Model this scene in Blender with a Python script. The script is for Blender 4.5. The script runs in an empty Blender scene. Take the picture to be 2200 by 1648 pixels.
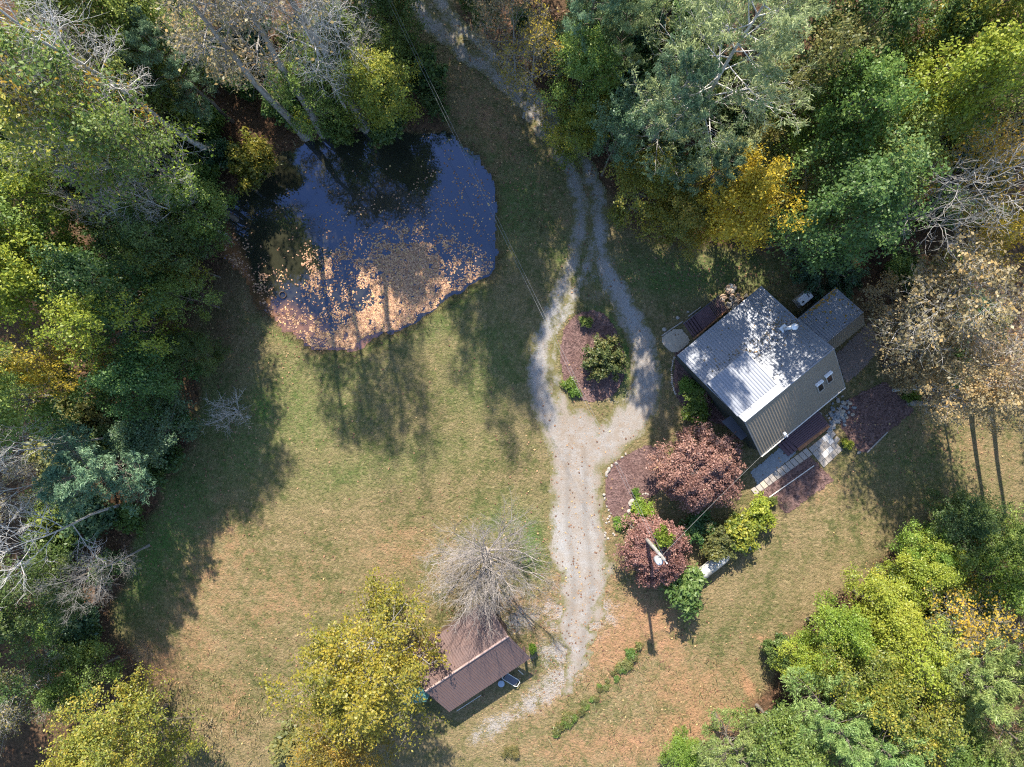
import bpy, bmesh, math, random
import numpy as np
from mathutils import Vector, Matrix

# ------------------------------------------------------------------ camera, sky, sun, exposure
SC = bpy.context.scene
COL = SC.collection
H = 57.7          # drone height in metres
S = 26.0          # photo pixels per metre on the ground
cam = bpy.data.cameras.new('camera'); camo = bpy.data.objects.new('camera', cam); COL.objects.link(camo)
camo.location = (0, 0, H); camo.rotation_euler = (0, 0, 0)
cam.sensor_width = 36.0; cam.lens = 36.0 * 1500 / 2200; cam.clip_end = 3000; cam.clip_start = 0.5
SC.camera = camo

SUN_EL = math.radians(43.5)
SUN_H = Vector((-0.13, 0.99)).normalized()
SUN_DIR = Vector((SUN_H.x * math.cos(SUN_EL), SUN_H.y * math.cos(SUN_EL), math.sin(SUN_EL)))
world = bpy.data.worlds.new('World'); SC.world = world; world.use_nodes = True
wn = world.node_tree; bg = wn.nodes['Background']
sky = wn.nodes.new('ShaderNodeTexSky'); sky.sky_type = 'NISHITA'; sky.sun_disc = False
sky.sun_elevation = SUN_EL; sky.sun_rotation = math.atan2(SUN_H.x, SUN_H.y)
sky.air_density = 1.0; sky.dust_density = 0.6; sky.ozone_density = 3.0
wn.links.new(sky.outputs[0], bg.inputs[0]); bg.inputs[1].default_value = 0.15
sun = bpy.data.lights.new('sun', 'SUN'); sun.energy = 5.0; sun.angle = math.radians(0.6); sun.color = (1.0, 0.92, 0.79)
suno = bpy.data.objects.new('sun', sun); COL.objects.link(suno)
suno.rotation_euler = SUN_DIR.to_track_quat('Z', 'Y').to_euler()
suno.location = (0, 0, 90)
SC.view_settings.view_transform = 'Standard'; SC.view_settings.look = 'None'
SC.view_settings.gamma = 1.0; SC.view_settings.use_curve_mapping = False
SC.view_settings.exposure = 1.27
SC.cycles.max_bounces = 6; SC.cycles.diffuse_bounces = 3; SC.cycles.glossy_bounces = 2
SC.cycles.transmission_bounces = 4; SC.cycles.transparent_max_bounces = 4
SC.cycles.use_denoising = False
SC.cycles.filter_width = 1.15
SC.cycles.caustics_reflective = False; SC.cycles.caustics_refractive = False
SC.cycles.sample_clamp_indirect = 4

rng = np.random.default_rng(7)
random.seed(7)

# ------------------------------------------------------------------ generic helpers
def P(x, y, h=0.0):
    """real-world place of something seen at photo pixel x, y and standing h metres high"""
    k = (H - h) / H / S
    return Vector(((x - 1100) * k, -(y - 824) * k, h))

def tag(o, label=None, cat=None, group=None, kind=None):
    if label: o['label'] = label
    if cat: o['category'] = cat
    if group: o['group'] = group
    if kind: o['kind'] = kind
    return o

def empty(name, loc, rz=0.0):
    o = bpy.data.objects.new(name, None); COL.objects.link(o)
    o.location = loc; o.rotation_euler = (0, 0, rz); o.empty_display_size = 0.3
    return o

def link(name, me, parent=None, mat=None):
    o = bpy.data.objects.new(name, me); COL.objects.link(o)
    if parent is not None: o.parent = parent
    if mat is not None:
        if len(me.materials) == 0: me.materials.append(mat)
        else:
            o.material_slots[0].link = 'OBJECT'; o.material_slots[0].material = mat
    return o

def np_mesh(name, V, F, fattr=None, pattrs=None, smooth=False):
    """V (n,3), F list of (m,k) integer arrays"""
    me = bpy.data.meshes.new(name)
    V = np.asarray(V, dtype=np.float32)
    Fs = [np.asarray(f, dtype=np.int32) for f in (F if isinstance(F, list) else [F]) if len(f)]
    me.vertices.add(len(V)); me.vertices.foreach_set('co', V.ravel())
    loops = np.concatenate([f.ravel() for f in Fs])
    tot = np.concatenate([np.full(len(f), f.shape[1], dtype=np.int32) for f in Fs])
    starts = np.concatenate([[0], np.cumsum(tot)[:-1]]).astype(np.int32)
    me.loops.add(len(loops)); me.loops.foreach_set('vertex_index', loops)
    me.polygons.add(len(tot)); me.polygons.foreach_set('loop_start', starts)
    try: me.polygons.foreach_set('loop_total', tot)
    except Exception: pass
    if smooth: me.polygons.foreach_set('use_smooth', np.ones(len(tot), dtype=bool))
    me.update(calc_edges=True)
    if fattr is not None:
        for k, a in fattr.items():
            at = me.attributes.new(k, 'FLOAT', 'FACE'); at.data.foreach_set('value', np.asarray(a, dtype=np.float32))
    if pattrs is not None:
        for k, a in pattrs.items():
            at = me.attributes.new(k, 'FLOAT', 'POINT'); at.data.foreach_set('value', np.asarray(a, dtype=np.float32))
    return me

class MB:
    """collects simple shapes and links them as one mesh object"""
    def __init__(s): s.V = []; s.F = []
    def add(s, vs, fs):
        b = len(s.V); s.V += [tuple(v) for v in vs]; s.F += [tuple(i + b for i in f) for f in fs]; return s
    def box(s, c, size, rz=0.0, M=None):
        hx, hy, hz = size[0] / 2, size[1] / 2, size[2] / 2
        R = Matrix.Rotation(rz, 3, 'Z') if M is None else M
        vs = [Vector(c) + R @ Vector((x, y, z)) for z in (-hz, hz) for x, y in ((-hx, -hy), (hx, -hy), (hx, hy), (-hx, hy))]
        return s.add(vs, [(3, 2, 1, 0), (4, 5, 6, 7), (0, 1, 5, 4), (1, 2, 6, 5), (2, 3, 7, 6), (3, 0, 4, 7)])
    def prism(s, poly, z0, z1):
        n = len(poly)
        vs = [(p[0], p[1], z0) for p in poly] + [(p[0], p[1], z1) for p in poly]
        return s.add(vs, [tuple(range(n - 1, -1, -1)), tuple(range(n, 2 * n))] + [(i, (i + 1) % n, n + (i + 1) % n, n + i) for i in range(n)])
    def tube(s, pts, rads, k=8, cap=True):
        pts = [Vector(p) for p in pts]
        if not hasattr(rads, '__len__'): rads = [rads] * len(pts)
        rings = []
        for i, p in enumerate(pts):
            t = (pts[min(i + 1, len(pts) - 1)] - pts[max(i - 1, 0)]).normalized()
            a = t.orthogonal().normalized() if i == 0 else (a - t * a.dot(t)).normalized()
            b = t.cross(a)
            rings.append([p + (a * math.cos(2 * math.pi * j / k) + b * math.sin(2 * math.pi * j / k)) * rads[i] for j in range(k)])
        vs = [v for r in rings for v in r]
        fs = [(i * k + j, i * k + (j + 1) % k, (i + 1) * k + (j + 1) % k, (i + 1) * k + j) for i in range(len(pts) - 1) for j in range(k)]
        if cap: fs += [tuple(range(k - 1, -1, -1)), tuple((len(pts) - 1) * k + j for j in range(k))]
        return s.add(vs, fs)
    def build(s, name, mat, parent=None, smooth=False, bevel=0.0):
        me = bpy.data.meshes.new(name); me.from_pydata(s.V, [], s.F); me.update()
        bm = bmesh.new(); bm.from_mesh(me); bmesh.ops.recalc_face_normals(bm, faces=bm.faces)
        if bevel > 0:
            bmesh.ops.bevel(bm, geom=list(bm.edges), offset=bevel, segments=2, affect='EDGES', profile=0.5)
        bm.to_mesh(me); bm.free()
        if smooth:
            for p in me.polygons: p.use_smooth = True
        return link(name, me, parent, mat)

# value noise in numpy
def vnoise(x, y, seed=0):
    x = np.asarray(x, dtype=np.float64); y = np.asarray(y, dtype=np.float64)
    xi = np.floor(x).astype(np.int64); yi = np.floor(y).astype(np.int64)
    fx = x - xi; fy = y - yi
    fx = fx * fx * (3 - 2 * fx); fy = fy * fy * (3 - 2 * fy)
    def hsh(a, b):
        n = (a * 374761393 + b * 668265263 + seed * 1442695041) & 0xffffffff
        n = ((n ^ (n >> 13)) * 1274126177) & 0xffffffff
        return ((n ^ (n >> 16)) & 0xffff) / 65535.0
    return (hsh(xi, yi) * (1 - fx) + hsh(xi + 1, yi) * fx) * (1 - fy) + (hsh(xi, yi + 1) * (1 - fx) + hsh(xi + 1, yi + 1) * fx) * fy
def fbm(x, y, seed=0, o=4):
    a = 0; w = 0.5; t = 0
    for i in range(o):
        a = a + w * vnoise(x * 2 ** i, y * 2 ** i, seed + i); t += w; w *= 0.5
    return a / t

def seg_dist(px, py, line):
    d = np.full(np.shape(px), 1e9)
    for (x0, y0), (x1, y1) in zip(line[:-1], line[1:]):
        dx, dy = x1 - x0, y1 - y0; L = dx * dx + dy * dy + 1e-9
        t = np.clip(((px - x0) * dx + (py - y0) * dy) / L, 0, 1)
        d = np.minimum(d, np.hypot(px - x0 - t * dx, py - y0 - t * dy))
    return d
def poly_sd(px, py, poly):
    """signed distance in photo pixels on the ground, negative inside"""
    pl = list(poly) + [poly[0]]
    d = seg_dist(px, py, pl)
    ins = np.zeros(np.shape(px), dtype=bool)
    for (x0, y0), (x1, y1) in zip(pl[:-1], pl[1:]):
        if y0 == y1: continue
        c = ((y0 > py) != (y1 > py)) & (px < (x1 - x0) * (py - y0) / (y1 - y0) + x0)
        ins ^= c
    return np.where(ins, -d, d)
def pond_sd(px, py): return poly_sd(px, py, POND) + (fbm(px / 30, py / 30, 71, 5) - .5) * 34
def to_px(x, y): return x * S + 1100, -y * S + 824
def sstep(a, b, x):
    t = np.clip((x - a) / (b - a), 0, 1); return t * t * (3 - 2 * t)
def chaikin(poly, n=2, closed=True):
    for _ in range(n):
        q = []
        m = len(poly)
        for i in range(m if closed else m - 1):
            a = poly[i]; b = poly[(i + 1) % m]
            q += [(a[0] * .75 + b[0] * .25, a[1] * .75 + b[1] * .25), (a[0] * .25 + b[0] * .75, a[1] * .25 + b[1] * .75)]
        poly = q if closed else [poly[0]] + q + [poly[-1]]
    return poly

# ------------------------------------------------------------------ materials
def new_mat(name):
    m = bpy.data.materials.new(name); m.use_nodes = True
    nt = m.node_tree; nt.nodes.clear()
    return m, nt
class G:
    """tiny node-graph writer"""
    def __init__(s, nt): s.nt = nt
    def n(s, typ, ins=None, **props):
        nd = s.nt.nodes.new(typ)
        for k, v in props.items(): setattr(nd, k, v)
        for k, v in (ins or {}).items():
            if hasattr(v, 'is_output') or isinstance(v, bpy.types.NodeSocket): s.nt.links.new(v, nd.inputs[k])
            else: nd.inputs[k].default_value = v
        return nd
    def pos(s): return s.n('ShaderNodeNewGeometry').outputs['Position']
    def objco(s): return s.n('ShaderNodeTexCoord').outputs['Object']
    def noise(s, vec, scale, detail=3, rough=0.55, dist=0.0):
        return s.n('ShaderNodeTexNoise', {'Vector': vec, 'Scale': scale, 'Detail': detail, 'Roughness': rough, 'Distortion': dist}).outputs['Fac']
    def attr(s, name): return s.n('ShaderNodeAttribute', attribute_name=name).outputs['Fac']
    def math(s, op, a, b=0.0, c=0.0):
        return s.n('ShaderNodeMath', {0: a, 1: b, 2: c}, operation=op).outputs[0]
    def mix(s, f, a, b, blend='MIX'):
        nd = s.nt.nodes.new('ShaderNodeMix'); nd.data_type = 'RGBA'; nd.blend_type = blend
        for i, v in ((0, f), (6, a), (7, b)):
            if isinstance(v, bpy.types.NodeSocket): s.nt.links.new(v, nd.inputs[i])
            else: nd.inputs[i].default_value = v if i == 0 else (*v, 1.0)
        return nd.outputs[2]
    def ramp(s, f, stops, interp='LINEAR'):
        nd = s.n('ShaderNodeValToRGB', {'Fac': f}); cr = nd.color_ramp; cr.interpolation = interp
        while len(cr.elements) < len(stops): cr.elements.new(0.5)
        for e, (p, c) in zip(cr.elements, stops):
            e.position = p; e.color = (*c, 1.0) if hasattr(c, '__len__') else (c, c, c, 1.0)
        return nd.outputs[0]
    def maprange(s, v, a, b, c=0.0, d=1.0):
        return s.n('ShaderNodeMapRange', {0: v, 1: a, 2: b, 3: c, 4: d}).outputs[0]
    def bump(s, h, strength=0.5, dist=0.1):
        return s.n('ShaderNodeBump', {'Height': h, 'Strength': strength, 'Distance': dist}).outputs[0]
    def out(s, sh): s.n('ShaderNodeOutputMaterial', {'Surface': sh})
    def bsdf(s, col, rough=0.8, metal=0.0, normal=None, spec=0.3):
        ins = {'Base Color': col if isinstance(col, bpy.types.NodeSocket) else (*col, 1.0), 'Roughness': rough, 'Metallic': metal, 'Specular IOR Level': spec}
        if normal is not None: ins['Normal'] = normal
        return s.n('ShaderNodeBsdfPrincipled', ins).outputs[0]

def simple(name, col, rough=0.7, metal=0.0, var=0.25, scale=3.0, bump=0.0, spec=0.3):
    m, nt = new_mat(name); g = G(nt); co = g.objco()
    n = g.noise(co, scale, 4)
    c = g.mix(n, tuple(x * (1 - var) for x in col), tuple(min(1, x * (1 + var)) for x in col))
    nb = g.bump(g.noise(co, scale * 6, 3), bump, 0.03) if bump else None
    g.out(g.bsdf(c, rough, metal, nb, spec)); return m

def leaf_mat(name, stops, trans=0.48, gloss=0.02, hue=0.02, val=0.35):
    m, nt = new_mat(name); g = G(nt)
    t = g.attr('tint')
    c = g.ramp(t, stops)
    r = g.n('ShaderNodeObjectInfo').outputs['Random']
    hsv = g.n('ShaderNodeHueSaturation', {'Hue': g.maprange(r, 0, 1, 0.5 - hue, 0.5 + hue), 'Saturation': 1.0,
                                          'Value': g.maprange(g.math('FRACT', g.math('MULTIPLY', r, 7.31)), 0, 1, 1 - val / 2, 1 + val / 2), 'Color': c}).outputs[0]
    d = g.n('ShaderNodeBsdfDiffuse', {'Color': hsv}).outputs[0]
    tr = g.n('ShaderNodeBsdfTranslucent', {'Color': hsv}).outputs[0]
    mx = g.n('ShaderNodeMixShader', {0: trans, 1: d, 2: tr}).outputs[0]
    gl = g.n('ShaderNodeBsdfGlossy', {'Color': (0.8, 0.85, 0.9, 1), 'Roughness': 0.45}).outputs[0]
    g.out(g.n('ShaderNodeMixShader', {0: gloss, 1: mx, 2: gl}).outputs[0])
    return m

L = {}
L['green'] = leaf_mat('leaf_green', [(0, (0.069, 0.132, 0.032)), (.5, (0.178, 0.259, 0.057)), (.85, (0.333, 0.402, 0.092)), (1, (0.529, 0.517, 0.127))])
L['deep'] = leaf_mat('leaf_deep_green', [(0, (0.050, 0.106, 0.033)), (.5, (0.112, 0.188, 0.050)), (1, (0.237, 0.300, 0.088))])
L['teal'] = leaf_mat('leaf_blue_green', [(0, (0.054, 0.114, 0.058)), (.5, (0.114, 0.198, 0.090)), (1, (0.228, 0.312, 0.156))], gloss=0.03)
L['lime'] = leaf_mat('leaf_lime', [(0, (0.143, 0.220, 0.028)), (.5, (0.308, 0.385, 0.050)), (1, (0.528, 0.528, 0.077))])
L['yellowgreen'] = leaf_mat('leaf_yellow_green', [(0, (.09, .135, .025)), (.4, (.215, .245, .042)), (.75, (.42, .36, .055)), (1, (.60, .44, .07))])
L['gold'] = leaf_mat('leaf_gold', [(0, (.16, .150, .025)), (.35, (.34, .255, .038)), (.7, (.56, .37, .045)), (1, (.72, .47, .07))])
L['softpine'] = leaf_mat('leaf_soft_needle', [(0, (.10, .160, .050)), (.5, (.215, .300, .085)), (1, (.41, .47, .16))], trans=0.40)
L['amber'] = leaf_mat('leaf_amber', [(0, (.27, .215, .025)), (.5, (.56, .43, .045)), (1, (.78, .60, .08))], trans=0.5, hue=0.0, val=0.0)
L['ochre'] = leaf_mat('leaf_ochre', [(0, (.11, .13, .028)), (.35, (.25, .235, .038)), (.7, (.44, .33, .045)), (1, (.60, .40, .06))], val=.0)
L['orange'] = leaf_mat('leaf_orange', [(0, (.20, .15, .025)), (.45, (.45, .31, .04)), (.75, (.68, .41, .05)), (1, (.78, .40, .06))])
L['tan'] = leaf_mat('leaf_tan', [(0, (0.129, 0.121, 0.069)), (.5, (0.345, 0.284, 0.147)), (.8, (0.534, 0.365, 0.140)), (1, (0.701, 0.463, 0.168))])
L['olive'] = leaf_mat('leaf_olive', [(0, (0.092, 0.112, 0.041)), (.5, (0.213, 0.213, 0.072)), (.85, (0.346, 0.279, 0.082)), (1, (0.527, 0.362, 0.082))])
L['needle'] = leaf_mat('leaf_needle', [(0, (.13, .185, .085)), (.5, (.27, .335, .15)), (1, (.48, .52, .26))], trans=0.40)
L['bluepine'] = leaf_mat('leaf_blue_needle', [(0, (0.081, 0.149, 0.086)), (.5, (0.155, 0.247, 0.138)), (1, (0.299, 0.391, 0.218))], trans=0.35)
L['maple'] = leaf_mat('leaf_red_maple', [(0, (.065, .042, .034)), (.3, (.165, .080, .068)), (.65, (.32, .165, .135)), (.88, (.45, .26, .20)), (1, (.46, .34, .13))], trans=0.3, hue=0.012, val=0.1)
L['bush'] = leaf_mat('leaf_bush', [(0, (0.058, 0.099, 0.030)), (.5, (0.149, 0.182, 0.058)), (.8, (0.330, 0.281, 0.099)), (1, (0.457, 0.349, 0.134))])
L['bright'] = leaf_mat('leaf_bright_green', [(0, (.07, .15, .022)), (.5, (.17, .28, .040)), (1, (.33, .42, .08))])

def bark_mat(name, a, b):
    m, nt = new_mat(name); g = G(nt); co = g.objco()
    mp = g.n('ShaderNodeMapping', {'Vector': co, 'Scale': (1, 1, .25)}).outputs[0]
    n = g.noise(mp, 5, 5, .65)
    g.out(g.bsdf(g.mix(g.maprange(n, .3, .7), a, b), .9, 0, g.bump(g.noise(mp, 14, 3), .6, .03), .15)); return m
BARK = bark_mat('bark_brown', (.085, .070, .055), (.22, .19, .16))
BARKG = bark_mat('bark_grey', (.17, .155, .14), (.38, .36, .33))
BARKT = bark_mat('bark_grey_brown', (.20, .175, .155), (.42, .375, .34))
BARKW = bark_mat('bark_pale', (.30, .28, .255), (.66, .63, .59))

# ------------------------------------------------------------------ layout lines in photo pixels on the ground
POND = chaikin([(905, 290), (965, 283), (990, 312), (1030, 340), (1058, 375), (1064, 430), (1069, 490), (1060, 545), (1056, 578), (1010, 610), (962, 634), (935, 658),
        (890, 682), (845, 702), (795, 728), (750, 750), (700, 754), (655, 735), (615, 708), (578, 682), (552, 650), (545, 615), (515, 590), (490, 565),
        (474, 530), (476, 490), (492, 445), (525, 405), (560, 370), (610, 330), (660, 305), (720, 292), (780, 280), (850, 285)], 1)
WATER_Z = -0.32
LAWN = chaikin([(470, 600), (400, 700), (420, 830), (430, 930), (390, 1010), (330, 1100), (270, 1240), (245, 1350), (320, 1420), (300, 1520), (360, 1660), (300, 1900), (1380, 1900), (1420, 1660),
        (1490, 1600), (1600, 1540), (1665, 1470), (1660, 1390), (1760, 1310), (1880, 1220), (1970, 1150), (2040, 1120), (2300, 1130), (2300, 900), (1960, 880), (1890, 800),
        (1860, 680), (1800, 590), (1700, 540), (1560, 545), (1400, 510), (1310, 440), (1250, 350), (1180, 280), (1130, 200), (1060, 120), (990, 50), (930, -40), (840, -60), (880, 90), (960, 240),
        (1000, 320), (900, 280), (760, 290), (620, 330), (540, 400)], 1)
def gz(x, y):
    x = np.asarray(x, dtype=np.float64); y = np.asarray(y, dtype=np.float64)
    px, py = to_px(x, y)
    und = .16 * np.sin(.13 * x + 1.0) * np.sin(.11 * y + .4) + .10 * (fbm(x * .25, y * .25, 3, 2) - .5)
    flat = 1 - np.exp(-((x - 21) ** 2 + (y - 0) ** 2) / 90) - np.exp(-((x + 3) ** 2 + (y + 22) ** 2) / 40)
    edge = sstep(58, 50, np.abs(x)) * sstep(48, 41, np.abs(y))
    sd = pond_sd(px, py) / S
    bank = sstep(0.0, 2.2, sd)
    z = und * np.clip(flat, 0, 1) * edge * bank
    z = z + np.where(sd > 0, (WATER_Z - .03) * (1 - sstep(-.1, 1.5, sd)), WATER_Z - .03 - .55 * sstep(0, 2.0, -sd))
    return z
def gz1(x, y): return float(gz(np.array([x]), np.array([y]))[0])
def G0(px, py):
    p = P(px, py); p.z = gz1(p.x, p.y); return p

# ------------------------------------------------------------------ ground
def blob(px, py, lst):
    a = np.zeros(np.shape(px))
    for (x, y, rx, ry, ang, w) in lst:
        c, s = math.cos(math.radians(ang)), math.sin(math.radians(ang))
        dx, dy = px - x, py - y
        a = np.maximum(a, w * np.exp(-(((dx * c + dy * s) / rx) ** 2 + ((-dx * s + dy * c) / ry) ** 2)))
    return a
def masks(px, py):
    nz = fbm(px / 60, py / 60, 11, 3) - .5
    sdl = poly_sd(px, py, LAWN)
    litter = sstep(-14, 18, sdl + nz * 60)
    litter = np.maximum(litter, blob(px, py, [(460, 530, 45, 110, -20, 1), (560, 360, 110, 60, -30, 1), (720, 280, 160, 40, 0, 1), (360, 610, 60, 120, -20, .9), (470, 700, 40, 70, 0, .55)]))
    psd = pond_sd(px, py)
    litter = np.maximum(litter, np.exp(-np.abs(psd) / 10) * .8)
    dirt = blob(px, py, [(1345, 1320, 110, 45, 35, .75), (1440, 1400, 75, 40, 60, .8), (1500, 1560, 150, 70, -20, .8), (1250, 1610, 150, 60, 0, .6), (1610, 1480, 14, 75, -28, 1.0), (1650, 1375, 45, 6, 20, .9),
                         (420, 1380, 110, 60, 60, .5), (350, 1440, 60, 80, 30, .7), (450, 1230, 90, 200, 25, .5), (1330, 1380, 70, 170, 60, .85), (1240, 1310, 150, 70, 0, .7), (1400, 1330, 90, 60, 40, .9), (1300, 1440, 80, 60, 0, .6), (1560, 1590, 160, 60, -25, .9), (1480, 1480, 120, 70, 0, .7), (1350, 1600, 140, 60, 0, .75), (330, 1430, 70, 60, 0, .8), (1250, 1250, 120, 40, 0, .5), (600, 1290, 160, 90, -30, .4), (860, 1180, 110, 70, 0, .45), (1200, 1480, 160, 50, -38, .55), (1100, 1300, 70, 40, 0, .6),
                         (1510, 1485, 22, 7, 70, 1.0), (500, 1520, 45, 100, 0, .5), (1770, 1060, 60, 30, -30, .4), (1320, 1070, 14, 160, 8, .5), (2050, 960, 200, 60, 10, .35), (1050, 280, 60, 140, -30, .55), (1180, 430, 30, 100, -20, .4)])
    lush = blob(px, py, [(330, 1190, 60, 180, 32, .95), (565, 880, 30, 60, -15, 1.0), (530, 960, 70, 110, 20, .7), (1140, 1180, 35, 90, 0, .8), (1345, 770, 18, 80, 5, 1.0), (1310, 690, 50, 14, 40, .9), (760, 750, 130, 12, -12, .7),
                         (600, 720, 60, 14, 30, .8), (1360, 1120, 30, 30, 0, .9), (1000, 640, 60, 30, -30, .5), (1130, 470, 60, 60, 0, .6), (1420, 580, 130, 50, 0, .55), (1950, 1000, 120, 60, 0, .35), (1060, 330, 60, 40, 40, .5), (360, 1130, 90, 200, 25, .85), (1480, 590, 200, 55, 0, .8), (1110, 440, 90, 110, 0, .7), (450, 900, 60, 120, 0, .6), (1230, 560, 60, 60, 0, .6), (700, 800, 200, 60, 0, .45), (1040, 780, 110, 130, 0, .5), (800, 1000, 300, 60, -12, .35), (1090, 1120, 90, 60, 0, .45), (650, 880, 200, 120, 0, .5), (930, 700, 110, 50, -30, .5)])
    grav = blob(px, py, [(1235, 1320, 120, 70, 0, .75), (1205, 1400, 90, 60, -30, .7), (1300, 1300, 60, 40, 0, .6), (1120, 1330, 100, 40, -20, .7), (1180, 1480, 140, 42, -36, .75), (1060, 1560, 90, 30, -38, .7), (1230, 990, 60, 60, 0, .6), (1270, 1180, 40, 140, 0, .6), (1280, 600, 90, 120, 0, .4),
                         (1500, 700, 120, 70, -38, .35), (1190, 850, 50, 120, 0, .5), (1360, 880, 70, 80, 0, .5), (930, 20, 60, 60, 0, .5)])
    leafy = np.maximum(blob(px, py, [(1060, 260, 140, 220, -30, .9), (1560, 590, 260, 60, 0, .8), (1230, 1360, 260, 160, 0, .8), (1210, 1200, 120, 220, 0, .6), (520, 720, 160, 110, 0, .8), (400, 1000, 110, 220, 20, .4), (1970, 960, 220, 90, 0, .6),
                                     (1480, 1560, 220, 110, 0, .7), (480, 1520, 200, 130, 0, .5), (1000, 1200, 150, 110, 0, .5)]), litter * .8)
    rough = blob(px, py, [(480, 1560, 170, 130, 0, 1.0), (560, 1600, 120, 90, 0, .9), (1150, 480, 50, 60, 0, .9), (1400, 1560, 200, 80, -25, .6), (1300, 1480, 120, 60, -38, .5)])
    return litter, dirt, lush, grav, leafy, rough

def build_ground():
    xs = np.arange(-60, 60.01, .25); ys = np.arange(-50, 50.01, .25)
    X, Y = np.meshgrid(xs, ys); Z = gz(X, Y)
    nx, ny = len(xs), len(ys)
    V = np.stack([X.ravel(), Y.ravel(), Z.ravel()], 1)
    i = np.arange(nx * ny).reshape(ny, nx)
    F = np.stack([i[:-1, :-1].ravel(), i[:-1, 1:].ravel(), i[1:, 1:].ravel(), i[1:, :-1].ravel()], 1)
    # outer sheet to the horizon
    B = 1500.0; b = len(V)
    ring = np.array([(-60, -50, 0), (60, -50, 0), (60, 50, 0), (-60, 50, 0), (-B, -B, 0), (B, -B, 0), (B, B, 0), (-B, B, 0)], dtype=float)
    V2 = np.vstack([V, ring])
    F2 = np.array([(b + a, b + c, b + 4 + c, b + 4 + a)[::-1] for a, c in ((0, 1), (1, 2), (2, 3), (3, 0))])
    px, py = to_px(V2[:, 0], V2[:, 1])
    lt, di, lu, gr, le, ro = masks(px, py)
    me = np_mesh('ground', V2, [F, F2], pattrs=dict(litter=lt, dirt=di, lush=lu, grav=gr, leafy=le, rough=ro), smooth=True)
    m, nt = new_mat('ground'); g = G(nt); p = g.pos()
    n1 = g.noise(p, .22, 3); n2 = g.noise(p, 1.1, 4); n3 = g.noise(p, 5.5, 5, .7); n4 = g.noise(p, 14, 3, .7)
    mp = g.n('ShaderNodeMapping', {'Vector': p, 'Rotation': (0, 0, math.radians(-38)), 'Scale': (.16, 1.3, 1)}).outputs[0]
    st = g.noise(mp, .8, 3)
    f = g.math('ADD', g.math('MULTIPLY', n1, .9), g.math('ADD', g.math('MULTIPLY', n2, .45), g.math('ADD', g.math('MULTIPLY', n3, .75), g.math('MULTIPLY', st, .5))))
    mot = g.noise(p, 2.4, 4, .65, .6)
    f = g.math('ADD', f, g.math('MULTIPLY', g.math('SUBTRACT', mot, .5), 1.3))
    arc = g.n('ShaderNodeTexWave', {'Vector': g.n('ShaderNodeMapping', {'Vector': p, 'Location': (14, 6, 0)}).outputs[0], 'Scale': .16, 'Distortion': 5, 'Detail': 3, 'Detail Scale': .5}, wave_type='RINGS', rings_direction='Z').outputs['Fac']
    f = g.math('ADD', f, g.math('MULTIPLY', g.math('SUBTRACT', arc, .5), .13))
    f = g.maprange(f, .98, 1.55)
    lawn = g.ramp(f, [(0, (.065, .085, .025)), (.25, (.130, .128, .046)), (.5, (.200, .160, .076)), (1, (.29, .21, .115))])
    lawn = g.mix(g.maprange(n4, .3, .7, 0, .85), lawn, (.105, .085, .045))
    lawn = g.mix(g.math('MULTIPLY', g.attr('lush'), g.maprange(n3, .3, .6)), lawn, (.052, .145, .028))
    spk = g.noise(p, 4.2, 2, .8)
    lawn = g.mix(g.maprange(spk, .42, .66, 0, .42), lawn, (.050, .060, .022))
    lawn = g.mix(g.maprange(g.noise(p, 3.1, 2, .8), .55, .70, 0, .3), lawn, (.40, .31, .18))
    dm = g.maprange(g.math('ADD', g.attr('dirt'), g.math('MULTIPLY', g.math('SUBTRACT', g.math('ADD', n2, n3), 1.0), 1.3)), .25, 1.0, 0, .9)
    lawn = g.mix(dm, lawn, g.mix(n3, (.21, .105, .060), (.38, .22, .125)))
    gm = g.maprange(g.math('ADD', g.attr('grav'), g.math('MULTIPLY', g.math('SUBTRACT', g.math('ADD', n2, g.math('MULTIPLY', n4, 1.4)), 1.2), 1.1)), .5, .75)
    lawn = g.mix(gm, lawn, g.mix(n4, (.17, .15, .135), (.36, .33, .30)))
    vor = g.n('ShaderNodeTexVoronoi', {'Vector': p, 'Scale': 5.5, 'Randomness': 1.0})
    lit = g.mix(g.n('ShaderNodeSeparateColor', {0: vor.outputs['Color']}).outputs[0], (.030, .022, .016), (.16, .085, .050))
    lit = g.mix(g.maprange(n2, .35, .65), lit, g.mix(n4, (.035, .030, .018), (.14, .085, .05)))
    col = g.mix(g.attr('litter'), lawn, lit)
    # single fallen leaves
    v2 = g.n('ShaderNodeTexVoronoi', {'Vector': p, 'Scale': 2.6, 'Randomness': 1.0})
    spot = g.math('LESS_THAN', v2.outputs['Distance'], .12)
    sep = g.n('ShaderNodeSeparateColor', {0: v2.outputs['Color']})
    pres = g.math('LESS_THAN', sep.outputs[0], g.attr('leafy'))
    lc = g.ramp(sep.outputs[1], [(0, (.13, .06, .035)), (.5, (.27, .14, .08)), (1, (.42, .27, .15))])
    col = g.mix(g.math('MULTIPLY', spot, pres), col, lc)
    h = g.math('ADD', spk, g.math('MULTIPLY', n3, .6))
    g.out(g.bsdf(col, .95, 0, g.bump(h, .9, .16), .1))
    o = link('ground', me, None, m); tag(o, 'mown lawn, bare soil and leaf-strewn forest floor of the clearing', None, None, 'structure')
    return m
build_ground()

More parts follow.
